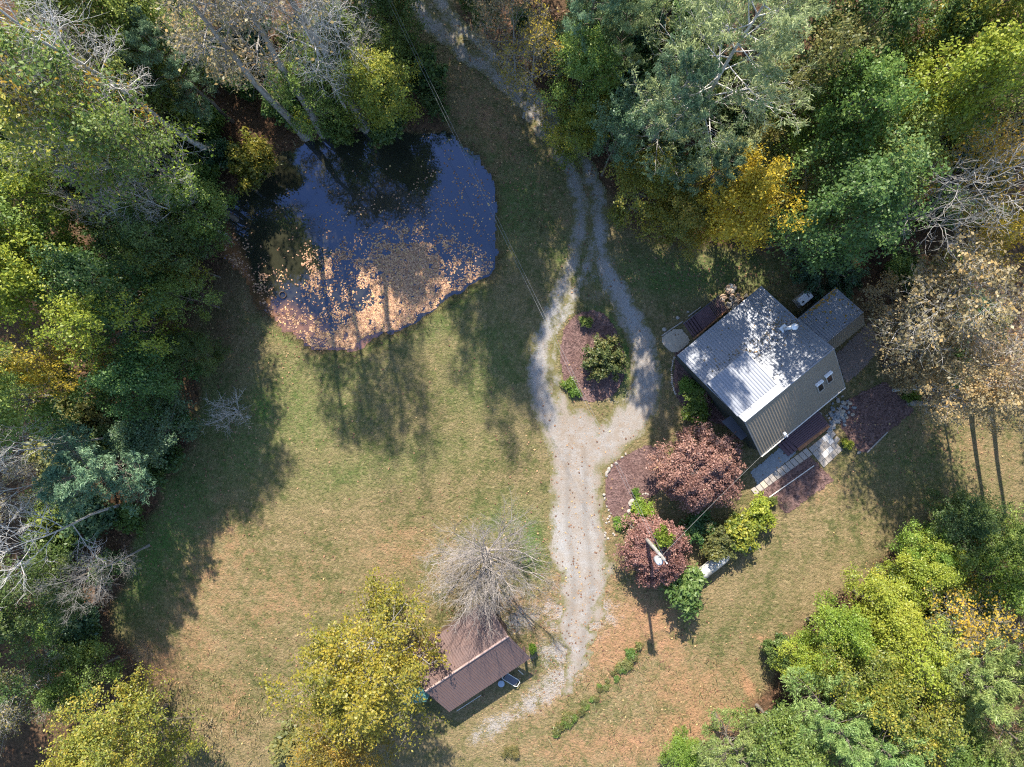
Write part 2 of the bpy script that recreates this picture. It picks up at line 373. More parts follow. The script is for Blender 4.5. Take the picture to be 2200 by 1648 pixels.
# ------------------------------------------------------------------ sheets lying on the ground
def sheet(name, fn, bbox, res, dz, mat, label, extra=None):
    """fn(px,py) > 0 keeps a cell; bbox in photo pixels"""
    (x0, y0, x1, y1) = bbox
    a = P(x0, y1); b = P(x1, y0)
    xs = np.arange(a.x, b.x, res); ys = np.arange(a.y, b.y, res)
    X, Y = np.meshgrid(xs, ys); px, py = to_px(X, Y)
    M = fn(px, py)
    keep = (M[:-1, :-1] + M[1:, 1:] + M[:-1, 1:] + M[1:, :-1]) > 0
    ny, nx = X.shape; i = np.arange(nx * ny).reshape(ny, nx)
    F = np.stack([i[:-1, :-1][keep], i[:-1, 1:][keep], i[1:, 1:][keep], i[1:, :-1][keep]], 1)
    used = np.unique(F); remap = np.full(nx * ny, -1); remap[used] = np.arange(len(used))
    Xf, Yf = X.ravel()[used], Y.ravel()[used]
    V = np.stack([Xf, Yf, gz(Xf, Yf) + dz], 1)
    me = np_mesh(name, V, remap[F], pattrs=dict(edge=np.clip(M.ravel()[used], 0, 60), **({k: f(px.ravel()[used], py.ravel()[used]) for k, f in extra.items()} if extra else {})), smooth=True)
    o = link(name, me, None, mat); tag(o, label, None, None, 'structure'); return o

# water
def build_water():
    m, nt = new_mat('pond_water'); g = G(nt); p = g.pos()
    sh = g.attr('shallow')
    n = g.noise(p, .35, 3); n2 = g.noise(p, 1.4, 3)
    deep = g.mix(n, (.013, .015, .010), (.048, .046, .028))
    col = g.mix(g.maprange(g.math('ADD', sh, g.math('MULTIPLY', g.math('SUBTRACT', n2, .5), .5)), .35, 1.0), deep, (.26, .125, .055))
    d = g.n('ShaderNodeBsdfDiffuse', {'Color': col}).outputs[0]
    bmp = g.bump(g.noise(p, 1.2, 2), .05, .02)
    gl = g.n('ShaderNodeBsdfGlossy', {'Color': (.42, .58, 1, 1), 'Roughness': .03, 'Normal': bmp}).outputs[0]
    fr = g.n('ShaderNodeFresnel', {'IOR': 1.95}).outputs[0]
    g.out(g.n('ShaderNodeMixShader', {0: fr, 1: d, 2: gl}).outputs[0])
    poly = POND
    xs = np.arange(-26, 1, .3); ys = np.arange(1, 23, .3)
    X, Y = np.meshgrid(xs, ys); px, py = to_px(X, Y)
    sd = pond_sd(px, py) / S
    keep = (sd[:-1, :-1] < .35) & (sd[1:, 1:] < .35)
    ny, nx = X.shape; i = np.arange(nx * ny).reshape(ny, nx)
    F = np.stack([i[:-1, :-1][keep], i[:-1, 1:][keep], i[1:, 1:][keep], i[1:, :-1][keep]], 1)
    V = np.stack([X.ravel(), Y.ravel(), np.full(nx * ny, WATER_Z)], 1)
    used = np.unique(F); remap = np.full(nx * ny, -1); remap[used] = np.arange(len(used))
    pxu, pyu = px.ravel()[used], py.ravel()[used]
    shal = np.exp(sd.ravel()[used] / .8) * .28 + blob(pxu, pyu, [(640, 690, 110, 40, 25, .75), (505, 560, 28, 80, -20, .95), (760, 740, 120, 30, 0, .6)])
    me = np_mesh('pond_water', V[used], remap[F], pattrs=dict(shallow=np.clip(shal, 0, 1)), smooth=True)
    o = link('pond_water', me, None, m); tag(o, 'dark pond reflecting blue sky and bare trees, leaves floating on it', None, None, 'structure')
build_water()

def gravel_mat(name):
    m, nt = new_mat(name); g = G(nt); p = g.pos()
    n2 = g.noise(p, 1.3, 4); n3 = g.noise(p, 6, 5, .75); n4 = g.noise(p, 17, 3, .75)
    c = g.mix(g.maprange(n4, .3, .7), (.135, .136, .140), (.44, .438, .435))
    big = g.noise(p, .28, 3)
    c = g.mix(g.maprange(g.math('ADD', g.math('MULTIPLY', n2, .6), g.math('MULTIPLY', big, .7)), .42, .9, 0, .65), c, g.mix(n3, (.14, .10, .065), (.33, .26, .18)))
    wear = g.math('MULTIPLY', g.math('SUBTRACT', 1.0, g.attr('bare')), g.maprange(g.math('ADD', g.math('MULTIPLY', n3, .6), g.math('MULTIPLY', n2, .5)), .38, .68))
    c = g.mix(g.math('MULTIPLY', wear, .85), c, g.mix(n4, (.105, .075, .05), (.30, .225, .16)))
    c = g.mix(g.math('MULTIPLY', g.attr('rut'), .45), c, (.16, .145, .13))
    e = g.math('ADD', g.attr('edge'), g.math('MULTIPLY', g.math('SUBTRACT', g.math('ADD', n2, n3), 1.0), 48))
    soil = g.mix(n3, (.070, .082, .028), (.205, .165, .080))
    c = g.mix(g.maprange(e, 0, 18), soil, c)
    v2 = g.n('ShaderNodeTexVoronoi', {'Vector': p, 'Scale': 4.6, 'Randomness': 1.0})
    sep = g.n('ShaderNodeSeparateColor', {0: v2.outputs['Color']})
    spot = g.math('MULTIPLY', g.math('LESS_THAN', v2.outputs['Distance'], .16), g.math('LESS_THAN', sep.outputs[0], g.maprange(n2, .2, .6, .2, 1.0)))
    c = g.mix(spot, c, g.mix(sep.outputs[1], (.13, .065, .035), (.36, .22, .12)))
    g.out(g.bsdf(c, .95, 0, g.bump(g.math('ADD', n4, n3), .6, .05), .15)); return m
GRAVEL = gravel_mat('gravel')
def mulch_mat():
    m, nt = new_mat('bark_mulch'); g = G(nt); p = g.pos()
    v = g.n('ShaderNodeTexVoronoi', {'Vector': p, 'Scale': 9.0, 'Randomness': 1.0})
    n2 = g.noise(p, 1.2, 3); n4 = g.noise(p, 16, 3, .7)
    c = g.mix(g.n('ShaderNodeSeparateColor', {0: v.outputs['Color']}).outputs[0], (.060, .038, .036), (.22, .140, .125))
    c = g.mix(g.maprange(n2, .35, .7, 0, .6), c, (.11, .062, .055))
    g.out(g.bsdf(c, .95, 0, g.bump(g.math('ADD', v.outputs['Distance'], n4), .7, .06), .1)); return m
MULCH = mulch_mat()

ROAD_A = chaikin([(860, -80), (905, 30), (960, 85), (1040, 145), (1110, 200), (1165, 270), (1205, 330), (1238, 400), (1248, 460), (1240, 530), (1215, 600), (1190, 660), (1165, 730), (1152, 800), (1170, 880), (1215, 960)], 2, False)
ROAD_B = chaikin([(905, -80), (950, 20), (1010, 80), (1090, 140), (1150, 205), (1205, 270), (1250, 340), (1280, 400), (1290, 460), (1285, 520), (1300, 570), (1330, 630), (1365, 700), (1392, 780), (1385, 860), (1330, 930), (1280, 970)], 2, False)
ROAD_C = chaikin([(1284, 500), (1262, 570), (1230, 640), (1205, 700), (1195, 780), (1205, 860), (1240, 940)], 2, False)
ROAD_D = chaikin([(1235, 940), (1240, 1040), (1236, 1120), (1250, 1200), (1255, 1290), (1235, 1360), (1225, 1480)], 2, False)
ISLAND = chaikin([(1262, 664), (1300, 672), (1325, 715), (1345, 770), (1342, 820), (1310, 855), (1262, 868), (1222, 842), (1202, 790), (1205, 720), (1228, 680)], 2)
def drive_mask(px, py):
    nz = (fbm(px / 24, py / 24, 21, 4) - .5) * 22
    nz = nz * np.interp(py, [1150, 1350], [1, 4.0])
    wa = np.interp(py, [0, 250, 450, 600, 700, 900], [20, 18, 17, 17, 19, 34])
    wb = np.interp(py, [0, 150, 350, 450, 600, 700, 900], [17, 15, 15, 17, 22, 30, 40])
    a = wa - seg_dist(px, py, ROAD_A); b = wb - seg_dist(px, py, ROAD_B)
    c = np.interp(py, [500, 620, 950], [11, 12, 18]) - seg_dist(px, py, ROAD_C)
    d = np.interp(py, [940, 1020, 1100, 1250, 1340], [62, 54, 56, 70, 96]) - seg_dist(px, py, ROAD_D)
    d = d - np.clip(py - 1215, 0, 400) * .36
    m = np.maximum(np.maximum(a, b), np.maximum(c, d))
    m = np.minimum(m, poly_sd(px, py, ISLAND) - 8)
    return m + nz
sheet('gravel_driveway', drive_mask, (800, -90, 1460, 1600), .13, .022, GRAVEL, 'pale gravel driveway running down from the woods and round the planted island',
      extra=dict(bare=lambda x, y: np.clip(np.maximum(blob(x, y, [(1202, 1140, 30, 85, 0, 1.0), (1215, 1210, 30, 60, 0, .8), (1262, 1150, 30, 110, 0, .55), (1180, 840, 40, 90, 10, .7), (1350, 830, 60, 90, 0, .75)]), sstep(900, 700, y) * .85) + .15, 0, 1),
                 rut=lambda x, y: np.exp(-((seg_dist(x, y, ROAD_D) - 19) / 6.5) ** 2) * sstep(940, 1000, y) + .8 * np.exp(-(seg_dist(x, y, ROAD_A) / 5) ** 2) * sstep(620, 500, y)))
def poly_bed(name, poly, label, dz=.03, mat=MULCH, rough=7, res=.12):
    xs = [p[0] for p in poly]; ys = [p[1] for p in poly]
    return sheet(name, lambda px, py: -poly_sd(px, py, poly) + (fbm(px / 12, py / 12, 9, 3) - .5) * rough, (min(xs) - 12, min(ys) - 12, max(xs) + 12, max(ys) + 12), res, dz, mat, label)
poly_bed('island_mulch_bed', ISLAND, 'oval mulch bed in the driveway loop with a round bush', .035)
BED2 = chaikin([(1345, 975), (1400, 950), (1440, 990), (1420, 1060), (1370, 1075), (1352, 1100), (1325, 1122), (1305, 1095), (1299, 1050), (1304, 1010)], 1)
poly_bed('stone_edged_mulch_bed', BED2, 'brown mulch bed edged with pale stones beside the red maple', .04)
poly_bed('strip_mulch_bed', [(1628, 1060), (1735, 975), (1792, 1032), (1730, 1075), (1690, 1105), (1668, 1080)], 'brown mulch bed below the paved strip south-east of the house', .035)
poly_bed('shaded_mulch_bed', [(1800, 905), (1818, 860), (1900, 820), (1965, 880), (1905, 930), (1858, 975), (1835, 960)], 'dark mulch bed in the shade by the house corner', .035)
poly_bed('wall_mulch_bed', [(1452, 755), (1475, 745), (1560, 850), (1600, 930), (1540, 910), (1480, 890), (1452, 850), (1446, 800)], 'dark planting bed along the south-west wall of the house', .035)
poly_bed('leafy_annex_yard', [(1795, 765), (1868, 692), (1896, 748), (1820, 825)], 'leaf covered gravel yard below the annex roof', .03, simple('leafy_gravel', (.19, .145, .125), .95, 0, .6, 9, .6))

# ------------------------------------------------------------------ vegetation generators
def unit(v): return v / (np.linalg.norm(v, axis=-1, keepdims=True) + 1e-9)
def grow(rg, P0, R0, m, t0, t1, ang, length, n, curl, jit, rfrac, rend=.3, az0=0.0, rmin=.006, flat=0.0):
    """children of every branch in P0 (B,n0,3); ang/length may be functions of t"""
    B, n0, _ = P0.shape
    t = t0 + (t1 - t0) * (np.arange(m)[None, :] + rg.random((B, m))) / m
    f = t * (n0 - 1); i = np.clip(f.astype(int), 0, n0 - 2); w = (f - i)[..., None]
    bi = np.arange(B)[:, None]
    st = P0[bi, i] * (1 - w) + P0[bi, i + 1] * w
    tan = unit(P0[bi, i + 1] - P0[bi, i])
    rad = R0[bi, i] * (1 - w[..., 0]) + R0[bi, i + 1] * w[..., 0]
    ref = np.where(np.abs(tan[..., 2:3]) > .9, np.array([1.0, 0, 0]), np.array([0, 0, 1.0]))
    u = unit(np.cross(tan, ref)); v = np.cross(tan, u)
    az = az0 + 2.39996 * np.arange(m)[None, :] + rg.random((B, m)) * .9 + rg.random((B, 1)) * 6.28
    if flat > 0:  # branches spread sideways, not up and down
        az = np.where(np.arange(m)[None, :] % 2 == 0, 0.0, math.pi) + (rg.random((B, m)) - .5) * (1 - flat) * 3
    a = ang(t) if callable(ang) else ang + (rg.random((B, m)) - .5) * .4
    a = a[..., None] if hasattr(a, 'shape') else a
    d = np.cos(a) * tan + np.sin(a) * (np.cos(az)[..., None] * u + np.sin(az)[..., None] * v)
    plen = np.linalg.norm(P0[:, -1] - P0[:, 0], axis=-1)[:, None]
    Ln = (length(t, plen) if callable(length) else length) * (.7 + .6 * rg.random((B, m)))
    d = d.reshape(-1, 3); Ln = Ln.reshape(-1); st = st.reshape(-1, 3); rad = rad.reshape(-1)
    N = len(d); pts = np.zeros((N, n, 3)); pts[:, 0] = st
    cur = d
    for k in range(1, n):
        cur = unit(cur + np.array([0, 0, curl]) / n + rg.normal(0, jit, (N, 3)))
        pts[:, k] = pts[:, k - 1] + cur * (Ln / (n - 1))[:, None]
    r0 = np.maximum(rad * rfrac, rmin)
    R = r0[:, None] * np.linspace(1, rend, n)[None, :]
    return pts, R
def tubes(levels):
    Vs, Fs = [], []; base = 0
    for pts, R, k in levels:
        B, n, _ = pts.shape
        tan = np.gradient(pts, axis=1); tan = unit(tan)
        ref = np.where(np.abs(tan[..., 2:3]) > .9, np.array([1.0, 0, 0]), np.array([0, 0, 1.0]))
        u = unit(np.cross(tan, ref)); v = np.cross(tan, u)
        th = np.arange(k) * 2 * math.pi / k
        ring = pts[:, :, None] + R[:, :, None, None] * (np.cos(th)[None, None, :, None] * u[:, :, None] + np.sin(th)[None, None, :, None] * v[:, :, None])
        idx = np.arange(B * n * k).reshape(B, n, k) + base
        a = idx[:, :-1]; b = idx[:, 1:]
        F = np.stack([a, np.roll(a, -1, 2), np.roll(b, -1, 2), b], -1).reshape(-1, 4)
        Vs.append(ring.reshape(-1, 3)); Fs.append(F); base += B * n * k
    return np.concatenate(Vs), np.concatenate(Fs)
def leaves_on(rg, pts, per, sig, size, wid=.6, up=.55, along=0.0, tmin=.25, grp=40):
    B, n, _ = pts.shape
    t = tmin + (1 - tmin) * rg.random((B, per)); f = t * (n - 1); i = np.clip(f.astype(int), 0, n - 2); w = (f - i)[..., None]
    bi = np.arange(B)[:, None]
    C = pts[bi, i] * (1 - w) + pts[bi, i + 1] * w + rg.normal(0, sig, (B, per, 3)) * np.array([1, 1, .7])
    tan = unit(pts[bi, i + 1] - pts[bi, i])
    lim = rg.random(B // grp + 1)[np.arange(B) // grp][:, None]
    tint = .46 * rg.random((B, per)) + .20 * rg.random((B, 1)) + .34 * lim
    return C.reshape(-1, 3), tan.reshape(-1, 3), tint.reshape(-1)
def leaf_mesh(name, rg, C, tan, tint, size, wid=.6, up=.55, along=0.0, ctr=None):
    N = len(C)
    nor = unit(rg.normal(0, 1, (N, 3)) * (1 - up) + np.array([0, 0, 1.0]) * up + (0 if ctr is None else unit(C - ctr) * .35))
    a = rg.normal(0, 1, (N, 3)) * (1 - along) + tan * along * 2
    a = unit(a - nor * np.sum(a * nor, -1, keepdims=True)); b = np.cross(nor, a)
    s = size * (.5 + 1.0 * rg.random((N, 1)))
    fold = nor * s * .12
    V = np.stack([C + a * s * .5, C + b * s * wid * .5 + fold, C - a * s * .5, C - b * s * wid * .5 + fold], 1).reshape(-1, 3)
    F = np.arange(4 * N).reshape(N, 4)
    return np_mesh(name, V, F, fattr=dict(tint=tint))

PROTO = {}
def trunk_line(rg, h, r, n=9, wob=.12, lean=(0, 0)):
    z = np.linspace(0, h, n); x = np.cumsum(rg.normal(0, wob, n)); y = np.cumsum(rg.normal(0, wob, n)); x -= x[0]; y -= y[0]
    pts = np.stack([x + lean[0] * z / h, y + lean[1] * z / h, z], 1)[None]
    R = (r * (1 - .82 * (z / h) ** .9))[None]; R[0, 0] *= 1.35
    return pts, R
def shell_soft(A, h, cr, cb, clip):
    q = A - np.array([0, 0, h * cb]); nn = np.sqrt((q[:, 0] ** 2 + q[:, 1] ** 2) / cr ** 2 + (np.maximum(q[:, 2], 0) / (h * (1 - cb))) ** 2)
    k = np.where(q[:, 2] < 0, 1.0, np.minimum(1, clip * .9 / np.maximum(nn, 1e-6)))[:, None]
    return q * k + np.array([0, 0, h * cb])
def make_broad(key, seed, h=15, tw=1.0, cr=4.2, cb=.3, nl=18, per=26, size=.23, sig=.30, levels=3, m2=8, m3=5, up=.5, wid=.62, twig4=0, lean=0.6, shape=2.0, clip=0, tr=1.0):
    rg = np.random.default_rng(seed)
    T, TR = trunk_line(rg, h * .93, (.11 + h * .0055) * tr, lean=(rg.normal(0, lean), rg.normal(0, lean)))
    env = lambda t: np.maximum(.12, 1 - np.abs((t - (cb + .42 * (1 - cb))) / (1.0 - cb) * 1.55) ** shape) ** .55
    l1, r1 = grow(rg, T, TR, nl, cb, .98, lambda t: 1.45 - .95 * ((t - cb) / (1 - cb)), lambda t, p: cr * 1.08 * env(t), 6, .55, .10, .55)
    l2, r2 = grow(rg, l1, r1, m2, .22, 1, .85, lambda t, p: p * (.50 - .22 * t), 5, .35, .16, .6, rmin=.016 * tw)
    l3, r3 = grow(rg, l2, r2, m3, .25, 1, .8, lambda t, p: p * .5 + .1, 4, .2, .2, .6, rmin=.010 * tw)
    lv = [(T, TR, 8), (l1, r1, 5), (l2, r2, 4), (l3, r3, 3)]
    last = l3
    if twig4:
        l4, r4 = grow(rg, l3, r3, twig4, .2, 1, .7, lambda t, p: p * .6 + .12, 3, .2, .2, .7, rmin=.008 * tw)
        lv.append((l4, r4, 3)); last = l4
    def shell(A):
        # keeps a clipped, rounded crown: whatever reaches beyond the dome is drawn back to it
        q = A - np.array([0, 0, h * cb]); nn = np.sqrt((q[:, 0] ** 2 + q[:, 1] ** 2) / cr ** 2 + (np.maximum(q[:, 2], 0) / (h * (1 - cb))) ** 2)
        d = q / np.maximum(np.linalg.norm(q, axis=1, keepdims=True), 1e-6)
        lum = np.sin(6.1 * d[:, 0] + 2.2 * d[:, 1] + 1) * np.sin(5.3 * d[:, 1] - 3 * d[:, 2]) + .7 * np.sin(11 * d[:, 0] - 4 * d[:, 2] + 2) * np.sin(9 * d[:, 1] + 5 * d[:, 0]) + .5 * np.sin(19 * d[:, 0] + 3) * np.sin(17 * d[:, 1] + 7 * d[:, 2])
        lob = clip * (1 + .085 * lum)
        k = np.minimum(1, lob * rg.uniform(.72, 1.04, len(A)) / np.maximum(nn, 1e-6))[:, None]
        return q * k + np.array([0, 0, h * cb])
    V, F = tubes(lv)
    if clip: V = shell_soft(V, h, cr, cb, clip)
    tm = np_mesh(key + '_trunk', V, F, smooth=True)
    cm = None
    if per > 0:
        C, tn, ti = leaves_on(rg, last, int(max(1, per)), sig, size)
        if per < 1:
            k = rg.random(len(C)) < per; C, tn, ti = C[k], tn[k], ti[k]
        if clip: C = shell(C)
        # leaf tint mixes random per-leaf, per-twig and per-limb variation
        cm = leaf_mesh(key + '_crown', rg, C, tn, ti, size, wid, up, 0, np.array([0, 0, h * .55]))
    PROTO[key] = (tm, cm, h, cr)
def make_vase(key, seed, h=8.5, cr=4.6):
    rg = np.random.default_rng(seed)
    T, TR = trunk_line(rg, h * .55, .17, 6, .08)
    l1, r1 = grow(rg, T, TR, 28, .12, 1, lambda t: 1.25 - .75 * t, lambda t, p: cr * (1.0 - .15 * t), 8, .35, .09, .60, rmin=.045)
    l2, r2 = grow(rg, l1, r1, 8, .18, 1, .62, lambda t, p: p * (.52 - .25 * t), 6, .45, .13, .55, rmin=.020)
    l3, r3 = grow(rg, l2, r2, 7, .2, 1, .6, lambda t, p: p * .5 + .08, 4, .3, .15, .6, rmin=.011)
    l4, r4 = grow(rg, l3, r3, 4, .2, 1, .6, lambda t, p: p * .55 + .08, 3, .3, .15, .7, rmin=.007)
    V, F = tubes([(T, TR, 8), (l1, r1, 5), (l2, r2, 4), (l3, r3, 3), (l4, r4, 3)])
    PROTO[key] = (np_mesh(key + '_trunk', V, F, smooth=True), None, h, cr)
def make_pine(key, seed, h=20, cr=6, cb=.35, nl=34, size=.34):
    rg = np.random.default_rng(seed)
    T, TR = trunk_line(rg, h, .30, wob=.10)
    l1, r1 = grow(rg, T, TR, nl, cb, .985, lambda t: 1.62 - .55 * ((t - cb) / (1 - cb)) + 0 * t, lambda t, p: cr * 1.05 * np.sqrt(np.clip(1.0 - ((t - cb) / (1 - cb)) ** 1.5, .03, 1)) * (.55 + .45 * np.clip((t - cb) / .15, 0, 1)), 7, .35, .07, .42, rmin=.045)
    l2, r2 = grow(rg, l1, r1, 11, .25, 1, .8, lambda t, p: p * (.36 - .18 * t) + .15, 5, .25, .10, .5, rmin=.014, flat=.8)
    l3, r3 = grow(rg, l2, r2, 5, .3, 1, .7, lambda t, p: p * .42 + .12, 3, .5, .12, .6, rmin=.009, flat=.6)
    V, F = tubes([(T, TR, 8), (l1, r1, 5), (l2, r2, 4), (l3, r3, 3)]); tm = np_mesh(key + '_trunk', V, F, smooth=True)
    C, tn, ti = leaves_on(rg, l3, 14, .12, size, tmin=.45)
    cm = leaf_mesh(key + '_crown', rg, C, tn, ti, size, .20, .30, .45)
    PROTO[key] = (tm, cm, h, cr)
def make_shrub(key, seed, h=3, r=2, stems=9, per=26, size=.20, sig=.16, up=.45, wid=.6, m2=6, m3=4, spread=.75, curl=.5, along=0):
    rg = np.random.default_rng(seed)
    n = 6; B = stems
    az = np.arange(B) * 2.39996 + rg.random(B); tilt = np.sqrt((np.arange(B) + .5) / B) * spread
    d = np.stack([np.cos(az) * np.sin(tilt), np.sin(az) * np.sin(tilt), np.cos(tilt)], 1)
    Ln = h / np.sqrt(np.cos(tilt) ** 2 + (h / r) ** 2 * np.sin(tilt) ** 2) * .92
    pts = np.zeros((B, n, 3)); pts[:, 0] = d * .05 * np.array([1, 1, 0])
    cur = d
    for k in range(1, n):
        cur = unit(cur + rg.normal(0, .08, (B, 3)) + np.array([0, 0, curl * .1])); pts[:, k] = pts[:, k - 1] + cur * (Ln / (n - 1))[:, None]
    R = np.linspace(.03, .012, n)[None].repeat(B, 0) * h / 3
    l2, r2 = grow(rg, pts, R, m2, .25, 1, .75, lambda t, p: p * .32, 4, curl, .15, .6, rmin=.01)
    l3, r3 = grow(rg, l2, r2, m3, .2, 1, .7, lambda t, p: p * .5 + .08, 3, curl, .18, .7, rmin=.007)
    V, F = tubes([(pts, R, 5), (l2, r2, 3), (l3, r3, 3)]); V[:, 2] = np.maximum(V[:, 2], -.02)
    tm = np_mesh(key + '_stems', V, F, smooth=True)
    cm = None
    if per:
        C, tn, ti = leaves_on(rg, l3, per, sig, size, tmin=.1); C[:, 2] = np.maximum(C[:, 2], .05)
        cm = leaf_mesh(key + '_foliage', rg, C, tn, ti, size, wid, up, along, np.array([0, 0, h * .3]))
    PROTO[key] = (tm, cm, h, r)

make_broad('round_a', 1); make_broad('round_b', 2, nl=22, cr=4.4, per=24); make_broad('round_c', 3, h=13, cb=.2, nl=20)
make_broad('tall_a', 4, h=18, cr=4.2, cb=.38, nl=20); make_broad('tall_b', 5, h=18, cr=4.2, cb=.42, nl=17, per=22)
make_broad('loose_a', 6, h=16, cr=4.8, cb=.35, nl=14, per=11, size=.25, sig=.24); make_broad('loose_b', 7, h=16, cr=4.8, cb=.3, nl=16, per=13, size=.24, sig=.22)
make_broad('sparse_a', 8, h=18, cr=4.8, cb=.42, nl=13, per=.95, size=.26, sig=.16, twig4=4, m2=8, m3=6, shape=2.6)
make_broad('sparse_b', 9, h=18, cr=4.8, cb=.38, nl=15, per=2, size=.26, sig=.18, twig4=3, m2=8, m3=6)
make_broad('bare_a', 10, tw=1.3, h=18, cr=4.8, cb=.45, nl=11, per=0, twig4=4, m2=8, m3=6, shape=3)
make_broad('bare_b', 11, tw=1.4, h=17, cr=5.0, cb=.40, nl=12, per=0, twig4=4, m2=8, m3=6)
make_broad('bare_c', 12, tw=2.4, h=16, cr=5.0, cb=.5, nl=9, per=0, twig4=2, m2=7, m3=5)
make_broad('poplar_a', 17, h=26, cr=3.0, cb=.62, nl=15, per=4, size=.24, sig=.2, twig4=2, m2=7, m3=5, lean=.3, shape=2.4); make_broad('poplar_b', 18, h=26, cr=3.0, cb=.58, nl=14, per=4, size=.24, sig=.2, twig4=2, m2=7, m3=5, lean=.5, shape=2.4)
make_vase('fan', 13)
make_broad('poplar_c', 61, h=26, cr=2.6, cb=.66, nl=13, per=1, size=.22, sig=.15, twig4=3, m2=7, m3=5, lean=.3, shape=2.4, tw=1.5, tr=1.5); make_broad('poplar_d', 62, h=26, cr=2.6, cb=.64, nl=12, per=1, size=.22, sig=.15, twig4=3, m2=7, m3=5, lean=.3, shape=2.4, tw=1.5, tr=1.5)
make_broad('spread_a', 14, h=10, cr=5.2, cb=.12, nl=28, per=24, size=.18, sig=.20, m2=8, m3=6)
make_broad('dome', 15, h=5.2, cr=4.4, cb=.18, nl=32, per=38, clip=.95, size=.15, sig=.14, m2=9, m3=5, up=.60, shape=3.0)
make_broad('dome_b', 16, h=4.6, cr=3.8, cb=.16, nl=30, per=38, clip=.95, size=.15, sig=.14, m2=8, m3=5, up=.60, shape=3.0)
make_pine('pine_a', 20); make_pine('pine_b', 21, h=16, cr=4.4, nl=28)
make_shrub('shrub_a', 30); make_shrub('shrub_b', 31, per=20, size=.24); make_shrub('shrub_c', 32, stems=12, per=18, size=.28)
make_shrub('ball', 33, h=2.6, r=1.9, stems=16, per=26, size=.16, sig=.10, spread=1.15)
make_shrub('weeping', 34, h=3.4, r=2.9, stems=18, per=20, size=.30, wid=.28, sig=.10, curl=-1.6, spread=1.1, along=.5)
make_shrub('bigleaf', 35, h=3.2, r=1.8, stems=12, per=12, size=.36, wid=.38, sig=.18, along=.5)
make_shrub('twiggy', 36, h=3, r=2, per=0, m2=8, m3=7)
make_shrub('strappy', 37, h=.7, r=.6, stems=14, per=8, size=.42, wid=.14, sig=.05, along=.85, spread=1.0, m2=3, m3=2)

def plant(proto, loc, rad, h, leaf, bark, name, label, cat, group=None, rz=None, trunk='trunk', crown='crown'):
    tm, cm, h0, r0 = PROTO[proto]
    o = empty(name, (loc[0], loc[1], gz1(loc[0], loc[1]) - .04), random.uniform(0, 6.28) if rz is None else rz)
    o.scale = (rad / r0, rad / r0, h / h0)
    tag(o, label, cat, group)
    link(trunk, tm, o, bark)
    if cm is not None and leaf is not None: link(crown, cm, o, leaf)
    return o

def canopy(cx, cy, r, h, proto, leaf, bark, name, label, group=None, mid=.70):
    """a tree whose crown shows at photo pixel cx, cy with radius r; it stands where that puts its foot"""
    if cx > 1180 and cy < 560: h *= 1.22
    p = P(cx, cy, h * mid); rad = .9 * r / S * (H - h * mid) / H
    return plant(proto, p, rad, h, L[leaf] if leaf else None, bark, name, label, 'tree', group)

